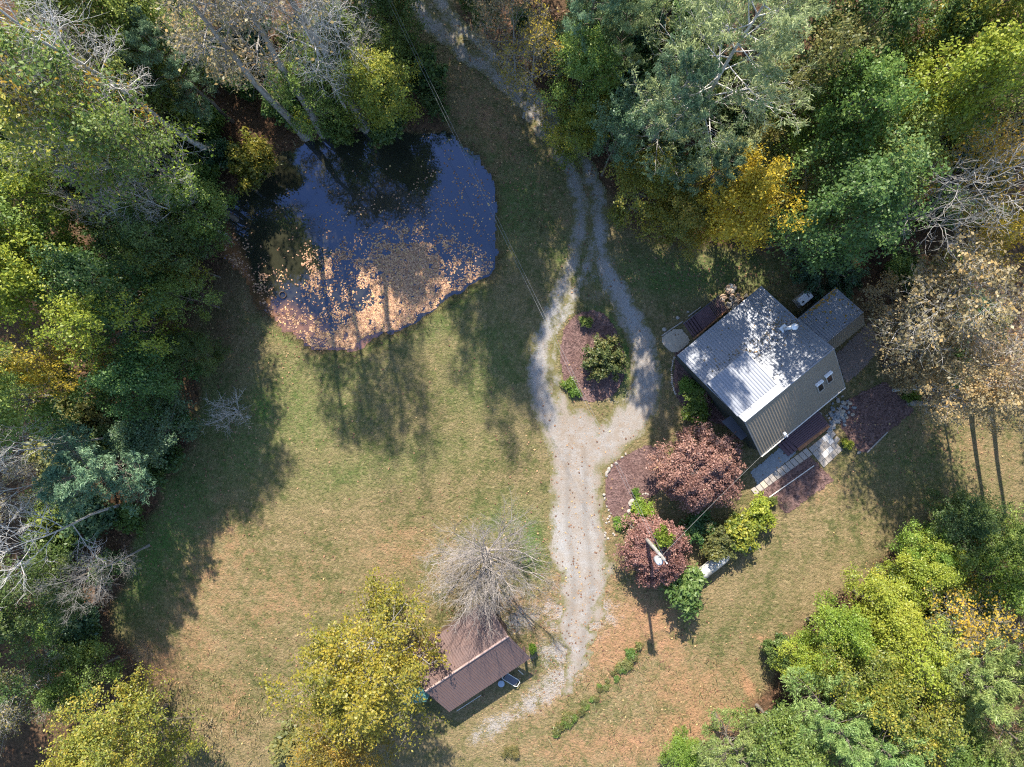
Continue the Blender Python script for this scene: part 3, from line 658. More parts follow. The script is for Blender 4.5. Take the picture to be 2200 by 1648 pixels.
D, B_, PN = 'deciduous_tree', 'bare_tree', 'pine_tree'
TREES = [
 # left and top-left wood
 (60, 70, 120, 18, 'loose_a', 'yellowgreen', BARKG, D, 'yellow leaved tree in the top left corner of the wood'),
 (215, 60, 125, 16, 'round_a', 'green', BARK, D, 'fresh green tree right of the yellow one in the top left corner'),
 (365, 135, 80, 15, 'pine_b', 'bluepine', BARK, PN, 'blue green pine beside the dark leaning trunk at top left'),
 (330, 60, 90, 15, 'round_b', 'green', BARK, D, 'green tree behind the blue green pine at top left'),
 (470, 60, 130, 19, 'sparse_a', 'tan', BARKG, D, 'half bare tree with a few orange leaves left of the big pale bare crown'),
 (610, 20, 165, 25, 'bare_a', None, BARKW, B_, 'large pale bare tree leaning over the north bank of the pond'),
 (720, 60, 120, 20, 'bare_b', None, BARKW, B_, 'pale bare crown just left of the green and yellow tree above the pond'),
 (755, 125, 90, 13, 'round_c', 'green', BARK, D, 'pale green tree touching the yellow tree above the pond'),
 (805, 195, 85, 12, 'round_a', 'yellowgreen', BARK, D, 'bright yellow tree standing by the north bank of the pond'),
 (640, 200, 80, 11, 'loose_b', 'green', BARK, D, 'green tree under the bare branches north of the pond'),
 (200, 245, 125, 23, 'sparse_a', 'gold', BARKG, D, 'yellow tufted half bare tree with long grey trunk west of the pond'),
 (85, 225, 95, 18, 'bare_b', None, BARKW, B_, 'pale bare tree at the left edge below the corner tree'),
 (160, 180, 95, 12, 'round_a', 'green', BARK, D, 'green tree filling the gap between the corner tree and the yellow tufted one'),
 (300, 210, 100, 13, 'round_b', 'green', BARK, D, 'green crown behind the yellow tufted tree at upper left'),
 (140, 310, 90, 12, 'round_c', 'deep', BARK, D, 'deep green crown below the pale bare tree at the left edge'),
 (285, 320, 120, 20, 'sparse_b', 'lime', BARKW, D, 'lime yellow and bare tree with two grey trunks showing west of the pond'),
 (185, 295, 120, 20, 'bare_b', None, BARKW, B_, 'pale leafless crown spreading beside the yellow tufted tree west of the pond'),
 (345, 430, 75, 15, 'bare_a', None, BARKW, B_, 'pale leafless crown close to the west bank of the pond'),
 (235, 160, 90, 17, 'bare_c', None, BARKG, B_, 'small grey bare crown among green trees at upper left'),
 (30, 340, 95, 14, 'round_b', 'deep', BARK, D, 'dark green tree at the left edge level with the pond top'),
 (130, 395, 110, 14, 'loose_b', 'lime', BARK, D, 'yellowish green tree at left below the yellow tufted one'),
 (250, 440, 80, 15, 'bare_b', None, BARKG, B_, 'grey bare crown between green trees left of the pond'),
 (195, 450, 60, 12, 'weeping', 'yellowgreen', BARK, D, 'drooping yellow green tree near the grey bare crown at left'),
 (55, 505, 110, 15, 'round_a', 'green', BARK, D, 'broad green tree at the left edge level with the middle of the pond'),
 (385, 430, 75, 10, 'round_c', 'green', BARK, D, 'green tree at the pond side of the western wood'),
 (330, 505, 85, 12, 'round_b', 'deep', BARK, D, 'deep green tree left of the brown bank of the pond'),
 (375, 560, 60, 11, 'loose_a', 'yellowgreen', BARK, D, 'slim light green tree overhanging the brown bank of the pond'),
 (75, 600, 110, 16, 'round_a', 'lime', BARK, D, 'pale lime tree lit by the sun at the left edge'),
 (225, 610, 105, 14, 'round_b', 'deep', BARK, D, 'dark green crown right of the pale lime tree at left'),
 (235, 705, 105, 15, 'loose_b', 'lime', BARK, D, 'lime yellow tree above the dense rounded green one at left'),
 (392, 640, 62, 9, 'loose_b', 'green', BARK, D, 'light green tree at the lawn edge just below the brown pond bank'),
 (405, 765, 48, 7, 'round_c', 'deep', BARK, D, 'small dark tree at the lawn edge between pond and pale bare shrub'),
 (85, 735, 95, 17, 'loose_a', 'yellowgreen', BARKG, D, 'yellow tree at left above the long grey horizontal trunk'),
 (275, 790, 90, 11, 'round_c', 'deep', BARK, D, 'dense rounded green tree at the wood edge left of the lawn'),
 (150, 795, 65, 14, 'loose_b', 'gold', BARK, D, 'small yellow crown beside the dense rounded green tree at left'),
 (10, 850, 110, 19, 'tall_a', 'green', BARKG, D, 'tree with a long grey trunk lying across the left edge'),
 (340, 925, 75, 8, 'round_c', 'teal', BARK, D, 'glossy dark green holly like tree at the left lawn edge'),
 (205, 1005, 115, 12, 'pine_b', 'bluepine', BARK, PN, 'feathery blue green evergreen below the holly like tree at left'),
 (30, 965, 100, 18, 'bare_b', None, BARKW, B_, 'pale bare tree with its thick trunk visible at the left edge'),
 (15, 1060, 70, 17, 'sparse_a', 'tan', BARKW, B_, 'cream coloured twiggy crown at the left edge above the white bare tree'),
 (95, 1140, 125, 15, 'bare_c', None, BARKW, B_, 'white bare tree with forking limbs low on the left side'),
 (200, 1225, 75, 11, 'bare_a', None, BARKG, B_, 'thin grey bare tree right of the white bare tree'),
 (50, 1300, 100, 12, 'round_b', 'deep', BARK, D, 'dark shaded tree at the left edge below the white bare tree'),
 (175, 1465, 70, 7, 'round_c', 'green', BARK, D, 'fresh green tree at lower left above the yellow green one'),
 (35, 1500, 90, 11, 'sparse_b', 'olive', BARKW, D, 'half bare green tree at the left edge near the bottom'),
 (255, 1610, 150, 10, 'spread_a', 'yellowgreen', BARK, D, 'wide yellow green tree in the bottom left corner'),
 (60, 1420, 80, 9, 'loose_a', 'deep', BARK, D, 'dark green tree left of the fresh green one at lower left'),
 # middle
 (780, 1430, 175, 10, 'spread_a', 'ochre', BARKG, D, 'large golden yellow tree beside the red roofed barn'),
 (735, 1625, 105, 7, 'spread_a', 'ochre', BARKG, D, 'lower yellow olive tree cut by the bottom edge under the large golden one'),
 # top centre and top right wood
 (815, 30, 70, 10, 'round_c', 'deep', BARK, D, 'dark green tree in the shade left of the driveway at the top'),
 (1035, -40, 60, 12, 'round_b', 'deep', BARK, D, 'dark green tree right of the driveway at the very top'),
 (1110, 30, 90, 16, 'sparse_b', 'tan', BARKG, D, 'tan half bare tree at the top right of the driveway'),
 (1130, 135, 85, 14, 'sparse_a', 'gold', BARKG, D, 'half bare tree with pale branches and few yellow leaves by the driveway bend'),
 (1265, 50, 85, 15, 'pine_b', 'bluepine', BARK, PN, 'blue green pine at the top left of the big pale pine'),
 (1340, 60, 75, 15, 'pine_b', 'needle', BARK, PN, 'narrow green pine touching the big pale pine on its left'),
 (1255, 165, 75, 11, 'round_a', 'green', BARK, D, 'green tree leaning towards the driveway below the blue green pine'),
 (1235, 255, 65, 7, 'round_c', 'yellowgreen', BARK, D, 'low yellow green tree at the right verge of the driveway'),
 (1330, 290, 75, 11, 'loose_b', 'teal', BARK, D, 'blue green leafy tree below the pale pine by the driveway'),
 (1575, 120, 200, 20, 'pine_a', 'needle', BARKW, PN, 'huge pale green pine with white limbs at top right of centre'),
 (1440, 250, 120, 16, 'pine_a', 'bluepine', BARKG, PN, 'blue green pine filling the gap left below the huge pale pine'),
 (1795, 255, 105, 14.5, 'round_a', 'green', BARK, D, 'green leafy tree between the olive brown tree and the grey twiggy crown'),
 (1375, 415, 85, 8, 'round_c', 'yellowgreen', BARK, D, 'olive yellow tree standing next to the driveway above the lawn'),
 (1475, 455, 75, 7, 'round_a', 'yellowgreen', BARK, D, 'green and gold tree left of the golden yellow tree'),
 (1622, 452, 100, 11, 'round_c', 'amber', BARK, D, 'golden yellow tree north of the house'),
 (1530, 380, 70, 11, 'pine_b', 'bluepine', BARK, PN, 'blue green pine bough above the golden yellow tree'),
 (1750, 175, 115, 14, 'loose_b', 'olive', BARK, D, 'olive brown tree right of the huge pale pine'),
 (1870, 70, 115, 15, 'tall_b', 'deep', BARK, D, 'dark green tree in the shade at the top right'),
 (1760, 20, 90, 15, 'loose_a', 'olive', BARK, D, 'brownish tree at the top edge right of the huge pale pine'),
 (1960, 130, 95, 14, 'tall_b', 'deep', BARK, D, 'very dark tree left of the yellow green giant at top right'),
 (2100, 60, 130, 17, 'round_b', 'yellowgreen', BARK, D, 'yellow green giant in the top right corner'),
 (2020, 210, 110, 16, 'round_a', 'lime', BARK, D, 'sunlit yellow tree below the top right giant'),
 (2170, 210, 95, 15, 'loose_b', 'green', BARK, D, 'green tree at the right edge below the top right giant'),
 (1840, 245, 75, 12, 'twiggy', None, BARKG, B_, 'brown grey twiggy crown among dark trees at right'),
 (1625, 330, 80, 5, 'pine_b', 'needle', BARK, PN, 'smaller green pine under the lower right limbs of the huge pale pine'),
 (1700, 375, 70, 9, 'loose_a', 'tan', BARKG, D, 'grey brown thin tree right of the blue green pine bough'),
 (1885, 370, 105, 12, 'round_a', 'green', BARK, D, 'plain green tree left of the grey dead tree'),
 (1800, 450, 130, 14.5, 'round_b', 'deep', BARK, D, 'deep green tree behind the house annex'),
 (2010, 440, 140, 15, 'bare_c', None, BARKG, B_, 'grey dead tree with bare crooked limbs right of the green tree'),
 (2140, 360, 110, 15, 'sparse_b', 'gold', BARKW, D, 'pale bare crown with yellow tufts at the right edge'),
 (2150, 490, 90, 13, 'loose_a', 'gold', BARK, D, 'yellow mottled tree at the right edge above the tan one'),
 (2075, 640, 165, 14, 'sparse_b', 'tan', BARKW, D, 'large tan half bare tree right of the house'),
 (1975, 640, 95, 10, 'loose_b', 'tan', BARK, D, 'brownish leafy tree just right of the annex'),
 (2140, 770, 120, 13, 'sparse_a', 'tan', BARKW, D, 'cream twiggy tree at the right edge below the large tan one'),
 (2060, 840, 105, 12, 'loose_b', 'tan', BARKW, D, 'brown leaved tree over the shaded lawn edge at right'),
 (2180, 870, 85, 12, 'loose_a', 'tan', BARKW, D, 'brown leaved tree at the right edge above the sunlit lawn'),
 (2010, 780, 95, 10, 'loose_a', 'tan', BARK, D, 'small tree with orange brown leaves above the shaded mulch bed'),
 # lower right wood
 (2070, 1140, 75, 6, 'round_c', 'deep', BARK, D, 'glossy dark green tree topping the lower right wood'),
 (2005, 1170, 55, 5, 'round_c', 'bright', BARK, D, 'small bright green tree at the top left of the lower right wood'),
 (2160, 1160, 70, 6, 'round_a', 'green', BARK, D, 'green tree at the right edge topping the lower right wood'),
 (2150, 1255, 85, 8, 'round_b', 'bright', BARK, D, 'pale bright green tree at the right edge over the fallen trunk'),
 (2010, 1245, 75, 6, 'round_c', 'lime', BARK, D, 'light green tree above the fallen grey trunk'),
 (1925, 1260, 50, 4, 'round_c', 'green', BARK, D, 'little green tree at the lawn edge of the lower right wood'),
 (2090, 1340, 110, 8, 'sparse_a', 'orange', BARKG, D, 'half bare tree with orange leaves by the fallen grey trunk'),
 (1900, 1310, 80, 7, 'round_a', 'lime', BARK, D, 'yellow green tree at the edge of the right hand lawn'),
 (1790, 1375, 75, 7, 'round_c', 'lime', BARK, D, 'bright lime tree closest to the lawn at lower right'),
 (1730, 1430, 60, 5, 'round_b', 'lime', BARK, D, 'lime tree with yellow tips next to the dark round bush'),
 (1960, 1410, 100, 9, 'loose_b', 'lime', BARK, D, 'loose lime green tree left of the fallen grey trunk'),
 (1870, 1450, 95, 9, 'round_b', 'yellowgreen', BARK, D, 'yellowish tree in the middle of the lower right wood'),
 (1960, 1530, 100, 10, 'loose_b', 'yellowgreen', BARK, D, 'loose yellow green tree low in the lower right wood'),
 (2080, 1450, 105, 11, 'pine_b', 'softpine', BARK, PN, 'soft green pine below the orange leaved tree'),
 (2180, 1420, 80, 11, 'pine_b', 'softpine', BARK, PN, 'soft green pine at the right edge below the orange leaved tree'),
 (1790, 1545, 105, 10, 'pine_b', 'softpine', BARK, PN, 'feathery green pine in the lower right wood near the red dirt'),
 (1900, 1610, 95, 11, 'pine_b', 'softpine', BARK, PN, 'green pine at the bottom edge with pale dead limbs'),
 (1690, 1600, 95, 9, 'round_a', 'green', BARK, D, 'mid green tree at the bottom edge below the red dirt streak'),
 (1580, 1610, 90, 8, 'pine_b', 'softpine', BARK, PN, 'pale grey green pine at the bottom edge of the lawn corner'),
 (1460, 1635, 50, 4, 'round_c', 'bright', BARK, D, 'small bright green tree at the bottom edge beside the brown grass'),
 (2050, 1610, 90, 10, 'round_b', 'green', BARK, D, 'mid green tree at the bottom edge near the right corner'),
 (2150, 1560, 100, 12, 'pine_b', 'softpine', BARK, PN, 'pale pine in the bottom right corner'),
]
for (cx, cy, r, h, pr, lf, bk, nm, lab) in TREES:
    canopy(cx, cy, r, h, pr, lf, bk, nm, lab)

# trees standing outside the frame whose shade falls into it
OFF = [(1000, -40, 31, 4.6, 'round_b', 'green'), (1010, -10, 27, 3.6, 'pine_b', 'needle'), (885, -210, 25, 4.5, 'round_b', 'deep'), (960, -230, 25, 4.5, 'round_a', 'deep'), (1120, -120, 20, 4.5, 'round_b', 'green'), (1230, -150, 22, 4.8, 'tall_a', 'green'), (1360, -60, 20, 4.5, 'tall_b', 'deep'),
       (780, -120, 20, 4.5, 'round_a', 'green'), (640, -160, 22, 5, 'tall_a', 'green'), (420, -120, 20, 5, 'loose_a', 'gold'), (1600, -120, 20, 5, 'tall_a', 'green'), (1850, -80, 20, 5, 'round_b', 'yellowgreen'), (2100, -60, 20, 5, 'tall_b', 'green'),
       (2240, 330, 20, 5, 'loose_a', 'gold'), (2280, 700, 20, 5, 'tall_b', 'green'), (2330, 900, 18, 5, 'round_a', 'green'), (-20, 180, 19, 5, 'round_a', 'green'), (-60, 600, 19, 5, 'tall_a', 'yellowgreen'), (-40, 1000, 17, 5, 'round_b', 'green'),
       (-60, 1400, 15, 5, 'round_c', 'deep'), (2300, 1400, 14, 5, 'round_b', 'green'), (2250, 1700, 14, 5, 'pine_b', 'needle'), (1900, 1800, 14, 5, 'round_a', 'green'), (100, 1800, 12, 5, 'round_b', 'yellowgreen')]
BASE = [(655, 290, 25, 2.5, 'poplar_c', 'tan', BARKG, 'tall thin tree rooted on the north bank, left of three shading the pond'), (694, 284, 26, 2.5, 'poplar_d', 'tan', BARKG, 'tall thin tree rooted on the north bank, middle of three shading the pond'),
        (785, 270, 26.5, 2.9, 'poplar_c', 'tan', BARKG, 'tall thin tree rooted on the north bank, right of three shading the pond'),
        (474, 350, 27, 3.0, 'poplar_b', None, BARKW, 'tall bare tree with a long slanting grey trunk at the north-west corner of the pond'), (424, 386, 25, 2.8, 'poplar_a', 'green', BARKG, 'tall thin tree with grey trunk just below the long slanting one'),
        (438, 465, 24, 2.8, 'poplar_b', 'yellowgreen', BARKG, 'tall tree with its trunk foot on the brown west bank of the pond'), (505, 470, 22, 2.2, 'poplar_a', 'green', BARK, 'slender tree at the west rim of the pond'),
        (1955, 865, 21, 2.6, 'poplar_b', 'tan', BARKG, 'tall thin tree shading the lawn beside the shaded mulch bed'), (2085, 845, 23, 2.8, 'poplar_a', 'tan', BARKG, 'tall thin tree shading the lawn at the right edge, left of two'), (2125, 835, 24, 2.8, 'poplar_b', 'tan', BARKG, 'tall thin tree shading the lawn at the right edge, right of two')]
for x, y, h, r, pr, lf, bk, lab in BASE:
    plant(pr, P(x, y), r, h, L[lf] if lf else None, bk, 'tall_tree', lab, 'tree')
for x, y, h, r, pr, lf in OFF:
    p = P(x, y); plant(pr, p, r, h, L[lf], BARK, 'tall_tree', 'tall tree beyond the edge of the picture shading the clearing', 'tree', 'tall trees beyond the edge of the picture')

# understory bushes that fill the forest floor
UNDER = [('between the pines at the top', [(1240, -30), (1600, -50), (1570, 260), (1330, 260)], 24), ('near the right edge of the wood', [(1800, 130), (2150, 100), (2150, 500), (1880, 500)], 30), ('at the top left corner', [(180, 100), (560, -20), (560, 120), (300, 330), (180, 300)], 30), ('west of the pond', [(250, 250), (470, 250), (450, 470), (420, 620), (390, 780), (250, 780), (200, 500)], 38),
         ('north of the pond', [(470, 100), (860, 60), (900, 230), (560, 270)], 16),
         ('right of the driveway at the top', [(1060, 40), (1400, 40), (1480, 420), (1330, 400), (1230, 260), (1130, 140)], 18),
         ('behind the house on the north side', [(1500, 120), (1950, 150), (1980, 480), (1860, 520), (1700, 470), (1480, 400)], 34),
         ('right of the annex', [(1890, 560), (2100, 520), (2100, 820), (1960, 820)], 16),
         ('at the left edge of the lawn', [(180, 860), (400, 880), (370, 980), (270, 1180), (230, 1380), (120, 1400), (120, 950)], 30),
         ('in the lower right wood', [(1720, 1440), (1950, 1240), (2080, 1180), (2100, 1560), (1750, 1600), (1640, 1590)], 26)]
def inside(x, y, poly): return poly_sd(np.array([x]), np.array([y]), poly)[0] < 0
for where, poly, n in UNDER:
    xs = [p[0] for p in poly]; ys = [p[1] for p in poly]; c = 0
    while c < n:
        x, y = random.uniform(min(xs), max(xs)), random.uniform(min(ys), max(ys))
        if not inside(x, y, poly): continue
        c += 1
        r = random.uniform(1.1, 2.3)
        plant(random.choice(['shrub_a', 'shrub_b', 'shrub_c']), P(x, y), r, r * random.uniform(1.1, 1.9), L[random.choice(['deep', 'deep', 'green', 'teal', 'olive'])], BARK, 'understory_bush',
              'green understory bush on the forest floor ' + where, 'bush', 'understory bushes ' + where, trunk='stems', crown='foliage')

# single shrubs and small trees of the garden
def shrub(cx, cy, r, h, proto, leaf, name, label, cat='bush', bark=BARK, group=None, mid=.5):
    p = P(cx, cy, h * mid); rad = r / S * (H - h * mid) / H
    return plant(proto, p, rad, h, L[leaf] if leaf else None, bark, name, label, cat, group, trunk='stems', crown='foliage')
shrub(1299, 772, 50, 2.4, 'ball', 'bush', 'round_bush', 'big round green and tan bush on the island mulch bed')
shrub(1258, 690, 16, .9, 'shrub_b', 'green', 'low_plant', 'small plant at the top left of the island bed', 'plant')
shrub(1222, 825, 15, .5, 'strappy', 'bright', 'low_plant', 'bright green plant at the lower left of the island bed', 'plant')
shrub(1236, 843, 13, .5, 'strappy', 'bright', 'low_plant', 'bright green plant nearest the bottom of the island bed', 'plant')
shrub(1790, 572, 74, 3.4, 'weeping', 'teal', 'weeping_evergreen', 'dark blue green weeping evergreen behind the annex')
shrub(1960, 850, 20, 1.2, 'ball', 'bright', 'small_bush', 'small green bush at the far end of the shaded mulch bed')
shrub(1820, 952, 14, .8, 'shrub_b', 'lime', 'small_bush', 'small lime bush beside the stone pad')
shrub(1500, 868, 42, 1.4, 'shrub_b', 'bright', 'foundation_shrub', 'lush green shrub against the south-west wall of the house')
shrub(1478, 830, 26, 1.0, 'shrub_a', 'bright', 'foundation_shrub', 'smaller green shrub nearer the west corner of the house')
shrub(1515, 850, 22, 1.3, 'shrub_b', 'maple', 'foundation_shrub', 'pinkish shrub between the green ones at the house wall')
plant('dome', P(1503, 1004, 3.0), 4.1, 5.2, L['maple'], BARKG, 'maple_tree', 'larger dome shaped red leaved maple in front of the house', 'tree')
plant('dome_b', P(1405, 1188, 2.4), 3.35, 4.2, L['maple'], BARKG, 'maple_tree', 'smaller red leaved maple under the utility pole', 'tree')
shrub(1474, 1264, 52, 3.2, 'bigleaf', 'deep', 'magnolia_bush', 'broad leaved green bush at the lower end of the smaller red maple')
shrub(1418, 1150, 26, 4.9, 'bigleaf', 'bright', 'climbing_shrub', 'bright green leafy shoots rising through the smaller red maple')
shrub(1635, 1100, 40, 2.0, 'shrub_b', 'lime', 'yellow_shrub', 'yellow green shrub by the end of the strip mulch bed')
shrub(1590, 1140, 48, 2.3, 'shrub_c', 'yellowgreen', 'yellow_shrub', 'yellow tinged shrub between the big red maple and the lawn')
shrub(1540, 1165, 46, 2.2, 'shrub_a', 'olive', 'dark_shrub', 'dark leafy shrub in the shade above the gas tank')
shrub(1490, 1130, 44, 2.0, 'shrub_b', 'deep', 'dark_shrub', 'deep green shrub in the shadow between the two red maples')
shrub(1382, 1095, 28, 1.0, 'shrub_b', 'lime', 'lime_shrub', 'lime yellow shrub beside the boulder of the stone edged bed')
shrub(1366, 1060, 12, .7, 'shrub_b', 'bright', 'low_plant', 'bright green plant above the boulder of the stone edged bed', 'plant')
shrub(1658, 1075, 14, .7, 'shrub_a', 'green', 'low_plant', 'low green plant at the lower end of the paved strip', 'plant')
shrub(1690, 1085, 16, 1.0, 'twiggy', None, 'bare_shrub', 'small bare shrub on the strip mulch bed')
shrub(1340, 1125, 22, .4, 'shrub_b', 'bright', 'low_plant', 'patch of green plants ringed by small white stones', 'plant')
shrub(492, 885, 72, 3.6, 'twiggy', None, 'bare_shrub', 'pale bare shrub at the left edge of the lawn', 'bush', BARKW)
shrub(545, 345, 60, 4.5, 'shrub_a', 'yellowgreen', 'bank_shrub', 'yellow green shrub at the north-west corner of the pond')
shrub(650, 265, 24, 2.8, 'ball', 'lime', 'bank_shrub', 'small round pale shrub on the north bank of the pond')
shrub(735, 265, 48, 3.6, 'shrub_b', 'green', 'bank_shrub', 'green shrub right of the small round one on the north bank')
shrub(830, 265, 55, 4.0, 'shrub_b', 'deep', 'bank_shrub', 'dark green shrub overhanging the north bank under the yellow tree')
shrub(905, 150, 55, 3.0, 'shrub_c', 'deep', 'verge_shrub', 'dark shrub on the verge between driveway and pond, upper of two')
shrub(930, 215, 45, 2.6, 'shrub_a', 'deep', 'verge_shrub', 'dark shrub on the verge between driveway and pond, lower of two')
shrub(475, 330, 42, 3.5, 'shrub_b', 'teal', 'bank_shrub', 'bluish shrub at the foot of the leaning grey trunk by the pond')
shrub(1678, 1400, 36, 3.0, 'ball', 'deep', 'round_bush', 'dark round bush at the lawn edge of the lower right wood')
shrub(640, 1600, 60, 2.0, 'shrub_c', 'olive', 'field_shrub', 'straggly shrub left of the big golden tree at the bottom')
shrub(305, 1400, 40, 2.0, 'twiggy', None, 'bare_shrub', 'brown twiggy shrub at the lower left corner of the lawn')
shrub(1144, 1394, 9, 1.7, 'ball', 'bright', 'small_conifer', 'tiny upright evergreen at the right corner of the barn', 'bush')
shrub(1100, 1615, 20, .6, 'shrub_a', 'olive', 'low_plant', 'low weed clump at the bottom right of the barn', 'plant')
# row of strappy plants below the barn
for i in range(26):
    t = i / 25; x = 1188 + (1368 - 1188) * t + random.uniform(-9, 9); y = 1568 + (1395 - 1568) * t + random.uniform(-9, 9) + 18 * math.sin(t * 3.1)
    s = .58 + .2 * (abs(t - .15) < .12) + .25 * (t > .85) - .15 * (.35 < t < .8)
    plant('strappy', P(x, y), .66 * s * random.uniform(.6, 1.15), .55 * s, L[['green', 'olive', 'olive'][i % 3]], BARK, 'strappy_plant', 'leafy clump in the diagonal row of plants right of the barn', 'plant', 'diagonal row of plants right of the barn', trunk='stems', crown='foliage')
# leaning dead trunk lower right
def fallen():
    t = empty('dead_tree', P(1975, 1295))
    tag(t, 'grey dead double trunk leaning out over the orange leaved tree', 'tree')
    rg = np.random.default_rng(5)
    a = Vector((0, 0, 0)); b = P(2140, 1400, 7) - t.location
    for k, (off, r) in enumerate(((Vector((0, 0, 0)), .20), (Vector((-.3, -.5, -.2)), .14))):
        pts = [a.lerp(b, i / 8) + off * (i > 0) + Vector(rg.normal(0, .06, 3)) for i in range(9)]
        MB().tube(pts, [r * (1 - .6 * i / 8) for i in range(9)], 8).build('trunk', BARKG, t, True)
    l0 = np.array([[list(a.lerp(b, i / 6)) for i in range(7)]]); r0 = np.linspace(.2, .08, 7)[None]
    l1, r1 = grow(rg, l0, r0, 9, .4, 1, .8, 1.6, 5, .2, .15, .4); l2, r2 = grow(rg, l1, r1, 5, .3, 1, .7, .7, 4, .1, .2, .6)
    V, F = tubes([(l1, r1, 5), (l2, r2, 3)]); link('branches', np_mesh('branches', V, F), t, BARKG)
fallen()
plant('fan', P(1043, 1180), 5.0, 8.8, None, BARKT, 'bare_tree', 'pale bare tree with a fan of branches above the barn roof', 'tree')

# ------------------------------------------------------------------ fine loose stuff: leaves and grass
def flat_leaves(name, px, py, z, size, stops, label, seed):
    rg = np.random.default_rng(seed); n = len(px)
    x = (px - 1100) / S; y = -(py - 824) / S
    C = np.stack([x, y, z], 1)
    nor = unit(np.stack([rg.normal(0, .16, n), rg.normal(0, .16, n), np.ones(n)], 1))
    a = rg.normal(0, 1, (n, 3)); a = unit(a - nor * np.sum(a * nor, -1, keepdims=True)); b = np.cross(nor, a)
    s = size * (.6 + .8 * rg.random((n, 1)))
    up = np.array([0, 0, 1.0]) * s * .1
    V = np.stack([C + a * s * .55, C + a * s * .1 + b * s * .4 + up, C - a * s * .5, C + a * s * .1 - b * s * .4 + up], 1).reshape(-1, 3)
    me = np_mesh(name, V, np.arange(4 * n).reshape(n, 4), fattr=dict(tint=rg.random(n)))
    m, nt = new_mat(name); g = G(nt); g.out(g.bsdf(g.ramp(g.attr('tint'), stops), .7, 0, None, .3))
    o = link(name, me, None, m); tag(o, label, None, None, 'stuff'); return o
def scatter(n, bbox, dens, seed):
    rg = np.random.default_rng(seed)
    x = rg.uniform(bbox[0], bbox[2], n); y = rg.uniform(bbox[1], bbox[3], n)
    k = rg.random(n) < dens(x, y); return x[k], y[k]
def pond_dens(x, y):
    sd = pond_sd(x, y)
    d = blob(x, y, [(875, 605, 90, 80, -30, 1.7), (820, 690, 130, 45, -22, 1.6), (740, 735, 70, 30, 0, 1.1), (690, 590, 40, 45, 0, .5), (760, 560, 50, 40, 0, .5), (700, 720, 90, 25, 20, .7), (620, 700, 60, 18, 35, .25), (990, 560, 60, 60, 0, .22),
                    (1010, 440, 55, 130, -10, .08), (960, 400, 50, 60, 0, .07), (800, 480, 170, 90, 0, .035), (560, 600, 40, 30, 0, .25), (500, 560, 25, 60, 0, .25), (880, 530, 60, 30, 0, .5), (900, 650, 70, 30, -35, 1.0)])
    clump = sstep(.42, .60, fbm(x / 16, y / 16, 31, 3)) * .9 + .1
    cl2 = np.where(d > .75, sstep(.22, .36, fbm(x / 13, y / 13, 33, 3)), clump)
    edge = np.exp(-np.abs(sd) / 9) * .5 * (y > 560) * sstep(560, 760, x)
    return np.where(sd < -2, np.clip(d * cl2 + edge, 0, 1), 0)
fx, fy = scatter(150000, (470, 280, 1075, 760), pond_dens, 41)
flat_leaves('floating_leaves', fx, fy, WATER_Z + .012 + np.random.default_rng(1).random(len(fx)) * .03, .14, [(0, (.22, .11, .06)), (.4, (.44, .245, .145)), (.85, (.62, .385, .235)), (1, (.70, .46, .17))], 'pink brown fallen leaves floating on the pond', 2)
def lawn_dens(x, y):
    lt, di, lu, gr, le, ro = masks(x, y)
    return np.where(pond_sd(x, y) > 3, np.clip(le * .55 + .03, 0, 1), 0)
lx, ly = scatter(42000, (200, 0, 2180, 1640), lawn_dens, 43)
flat_leaves('fallen_leaves', lx, ly, gz((lx - 1100) / S, -(ly - 824) / S) + .05, .15, [(0, (.10, .05, .03)), (.5, (.22, .12, .07)), (.85, (.34, .21, .11)), (1, (.45, .33, .14))], 'brown fallen leaves lying on grass, gravel and forest floor', 3)
def blades(name, n, bbox, dens, seed, hgt, wid, stops, label):
    x, y = scatter(n, bbox, dens, seed); rg = np.random.default_rng(seed + 1); n = len(x)
    X = (x - 1100) / S; Y = -(y - 824) / S; z = gz(X, Y)
    base = np.stack([X, Y, z], 1); az = rg.uniform(0, 6.28, n); h = hgt * (.5 + rg.random(n)); lean = h * rg.uniform(.3, 1.2, n); az2 = rg.uniform(0, 6.28, n)
    side = np.stack([np.cos(az), np.sin(az), np.zeros(n)], 1) * (wid * (.6 + .8 * rg.random(n)))[:, None]
    tip = base + np.stack([np.cos(az2) * lean, np.sin(az2) * lean, h], 1)
    V = np.stack([base - side, base + side, tip], 1).reshape(-1, 3)
    me = np_mesh(name, V, np.arange(3 * n).reshape(n, 3), fattr=dict(tint=np.clip(.6 * rg.random(n) + .8 * (fbm(x / 40, y / 40, 3, 3) - .25), 0, 1)))
    o = link(name, me, None, leaf_mat(name, stops, .25, .03, 0, 0)); tag(o, label, None, None, 'stuff')
def grass_dens(x, y):
    lt, di, lu, gr, le, ro = masks(x, y)
    return np.where((pond_sd(x, y) > 2) & (drive_mask(x, y) < 0), np.clip((1 - lt) * (1 - .8 * np.clip(di, 0, 1)) * (1 - gr) * .55 + .3 * lu, 0, 1), 0)
blades('short_lawn_grass', 260000, (240, 0, 2200, 1648), grass_dens, 51, .07, .016, [(0, (.060, .095, .025)), (.35, (.13, .14, .05)), (.65, (.23, .19, .09)), (1, (.36, .27, .145))], 'short mown grass of the lawn, tan and green')
def rough_dens(x, y):
    lt, di, lu, gr, le, ro = masks(x, y)
    bank = np.exp(-np.abs(pond_sd(x, y) - 7) / 8) * .9
    return np.where(pond_sd(x, y) > 1, np.clip(ro * sstep(.35, .6, fbm(x / 22, y / 22, 8, 3)) + bank, 0, 1), 0)
